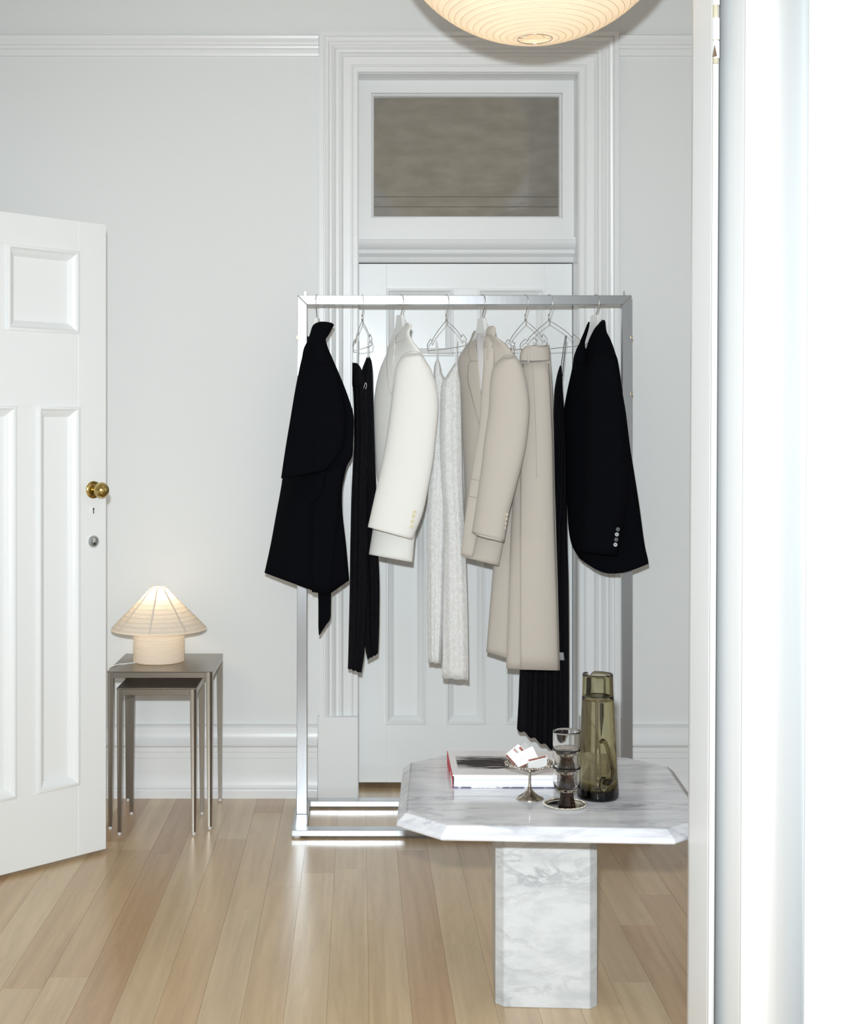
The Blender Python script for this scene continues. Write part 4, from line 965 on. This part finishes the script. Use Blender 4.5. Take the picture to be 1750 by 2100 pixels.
# handle: towards the viewer, slightly right
ha = math.radians(-83); hd = Vector((math.cos(ha), math.sin(ha), 0)); hs = Vector((-hd.y, hd.x, 0))
hp = []; hr_ = []
for (o, s, h, r) in [(-0.004, -0.004, 0.148, 0.0048), (0.006, -0.002, 0.152, 0.0052), (0.017, 0.002, 0.147, 0.0054), (0.025, 0.006, 0.128, 0.0056), (0.029, 0.010, 0.100, 0.0062), (0.028, 0.0125, 0.078, 0.0068), (0.020, 0.0115, 0.060, 0.0074), (0.008, 0.008, 0.052, 0.0078), (-0.003, 0.005, 0.050, 0.0078)]:
    p = pc_+hd*(rad(h)+o)+hs*s; p.z = TZ+h; hp.append(p); hr_.append(r)
sp_ = smooth_path(hp, 6); rr = []
for i in range(len(hr_)-1): rr += [hr_[i]+(hr_[i+1]-hr_[i])*j/6 for j in range(6)]
rr.append(hr_[-1])
mk('handle', *tubevf(sp_, rr, 16), M['olive_glass'], pt, smooth=True)
q = pc_+hd*(rad(0.045)-0.001)+hs*0.0; V, Fc = [], []
for j in range(9):
    t = math.pi*j/8
    for i in range(20):
        a = 2*math.pi*i/20
        l = Vector((0,0,1))*0.019*math.sin(t)*math.cos(a)+hs*0.011*math.sin(t)*math.sin(a)+hd*0.0045*math.cos(t)
        pp = q+l; pp.z = TZ+0.045+l.z; V.append(pp)
Fc = [(j*20+i, j*20+(i+1) % 20, (j+1)*20+(i+1) % 20, (j+1)*20+i) for j in range(8) for i in range(20)]
mk('handle_pad', V, Fc, M['olive_glass'], pt, smooth=True)
wz = TZ+0.253
wt = [(0.0005, 0.0178), (0.030, 0.0188), (0.0402, 0.0218), (0.0442, 0.0258)]+[(rad(h)-th_+0.0003, h) for h in (0.035, 0.05, 0.08, 0.12, 0.16, 0.2, 0.24)]+[(rad(0.253)-th_+0.0003, 0.2537), (rad(0.253)-th_-0.0014, 0.2530), (0.0005, 0.2528)]
w_ = mk('water', *lathevf([(r, TZ+0.0003+h) for r, h in wt], pc_.x, pc_.y, 96), M['water'], None, smooth=True)
tag(w_, 'clear water filling the olive glass pitcher', 'water')

# ------------------------------------------------------------------ nesting tables
def nest(label, x0, x1, yf, yb, h, leg, tname):
    t = empty('nesting_table', ((x0+x1)/2, (yf+yb)/2, 0), label, 'table', 'brushed steel nesting tables')
    box('table_top', x0, x1, yf, yb, h-0.004, h, M['steel'], t, bevel=0.0015)
    for (a, b_) in ((yf, yf+0.004), (yb-0.004, yb)):
        box('apron', x0+leg, x1-leg, a, b_, h-0.024, h-0.004, M['steel'], t, bevel=0.001)
    for (a, b_) in ((x0, x0+0.004), (x1-0.004, x1)):
        box('apron', a, b_, yf+leg, yb-leg, h-0.024, h-0.004, M['steel'], t, bevel=0.001)
    for sx in (0, 1):
        for sy in (0, 1):
            xo = x0 if sx == 0 else x1; yo = yf if sy == 0 else yb; dx = 1 if sx == 0 else -1; dy = 1 if sy == 0 else -1
            V = []; lv = [(leg, h-0.0035), (leg*0.98, h-0.10), (leg*0.62, 0.010)]
            for w, z in lv:
                pts = [(w, 0), (w, w), (0, w)]+[(w*0.5-w*0.5*math.cos(math.radians(a)), w*0.5-w*0.5*math.sin(math.radians(a))) for a in (0, 22, 45, 68, 90)]
                off = (leg-w)*0.35
                V += [(xo+dx*(p+off), yo+dy*(q+off), z) for p, q in pts]
            n = 8
            Fc = [(j*n+i, j*n+(i+1) % n, j*n+n+(i+1) % n, j*n+n+i) for j in range(2) for i in range(n)]+[tuple(range(n)), tuple(range(2*n, 3*n))]
            lg = mk('leg', V, Fc, M['steel'], t, angle=50)
            w = leg*0.62; off = (leg-w)*0.35
            mk('foot', *lathevf([(w*0.36, 0), (w*0.42, 0.003), (w*0.42, 0.006), (w*0.30, 0.008), (w*0.30, 0.0105)], xo+dx*(off+w*0.5), yo+dy*(off+w*0.5), 14, True, True), M['rubber'], lg)
    return t
bx0, bx1 = (219.5-PX)/F*4.955, (435.5-PX)/F*4.955
nest('larger brushed steel nesting table with the paper lamp on it', bx0, bx1, 4.955, 5.355, 0.565, 0.023, '')
sx0, sx1 = (238.5-PX)/F*4.885, (402.5-PX)/F*4.885
nest('smaller brushed steel nesting table tucked under the larger one', sx0, sx1, 4.885, 5.165, 0.517, 0.022, '')

# ------------------------------------------------------------------ paper table lamp
lz = 0.565; lc_ = Vector(((326-PX)/F*5.175, 5.175, lz))
lamp = empty('paper_lamp', lc_, 'small paper table lamp with conical shade glowing on steel table', 'lamp')
RB = 0.0945
prof = [(RB-0.003, lz+0.001)]+[(RB+0.0007*math.sin(i*math.pi/4), lz+0.003+0.147*i/104) for i in range(105)]
mk('paper_base', *lathevf(prof, lc_.x, lc_.y, 96, cap0=True), M['washi'], lamp, smooth=True)
prof = []
zs0, zs1 = lz+0.122, lz+0.272
for i in range(241):
    t = i/240; r = 0.030+(0.1785-0.030)*(1-t)**1.0; z = zs0+(zs1-zs0)*t
    if t < 0.12: r += -0.002*(1-t/0.12)
    q = 0.00022*math.sin(i*math.pi/4)+0.00025*math.sin(i*0.27)
    prof.append((r+q, z+q))
prof = [(0.172, zs0-0.003), (0.1765, zs0-0.002)]+prof+[(0.029, zs1+0.004), (0.027, zs1+0.003)]
mk('lamp_shade', *lathevf(prof, lc_.x, lc_.y, 96), M['washi'], lamp, smooth=True)
for i in range(8):
    a = math.radians(-90-3+45*i)
    def sp2(r, z, w): return (lc_.x+r*math.cos(a)-w*math.sin(a), lc_.y+r*math.sin(a)+w*math.cos(a), z)
    mk('shade_seam', [sp2(0.1765, zs0+0.003, -0.0035), sp2(0.1765, zs0+0.003, 0.0035), sp2(0.0315, zs1, 0.003), sp2(0.0315, zs1, -0.003)], [(0,1,2,3)], M['washi_seam'], lamp, solid=0.0006)
mk('top_ring', *tubevf([(lc_.x+0.0295*math.cos(2*math.pi*i/40), lc_.y+0.0295*math.sin(2*math.pi*i/40), zs1+0.004) for i in range(40)], 0.0018, 6, True), M['washi_seam'], lamp, smooth=True)
mk('light_bulb', *lathevf([(0.012, lz+0.14), (0.012, lz+0.165), (0.020, lz+0.18), (0.024, lz+0.198), (0.019, lz+0.214), (0.001, lz+0.222)], lc_.x, lc_.y, 20), M['bulb'], lamp, smooth=True)
mk('bulb_stem', *tubevf([(lc_.x, lc_.y, lz+0.002), (lc_.x, lc_.y, lz+0.142)], 0.008, 10), M['plastic'], lamp)
bulb_light('lamp_glow', (lc_.x, lc_.y, lz+0.236), 0.6, lamp, 0.02)
cpts = [P(281, 1357, 5.13), P(270, 1356, 5.12), P(258, 1355, 5.10), P(244, 1357, 5.09), P(232, 1364, 5.05), P(222, 1376, 5.0)]
for p in cpts: p.z = lz+0.0022
cpts[-1].z = lz+0.001
mk('cord', *tubevf(smooth_path(cpts, 5), 0.0021, 8), M['plastic'], lamp, smooth=True)
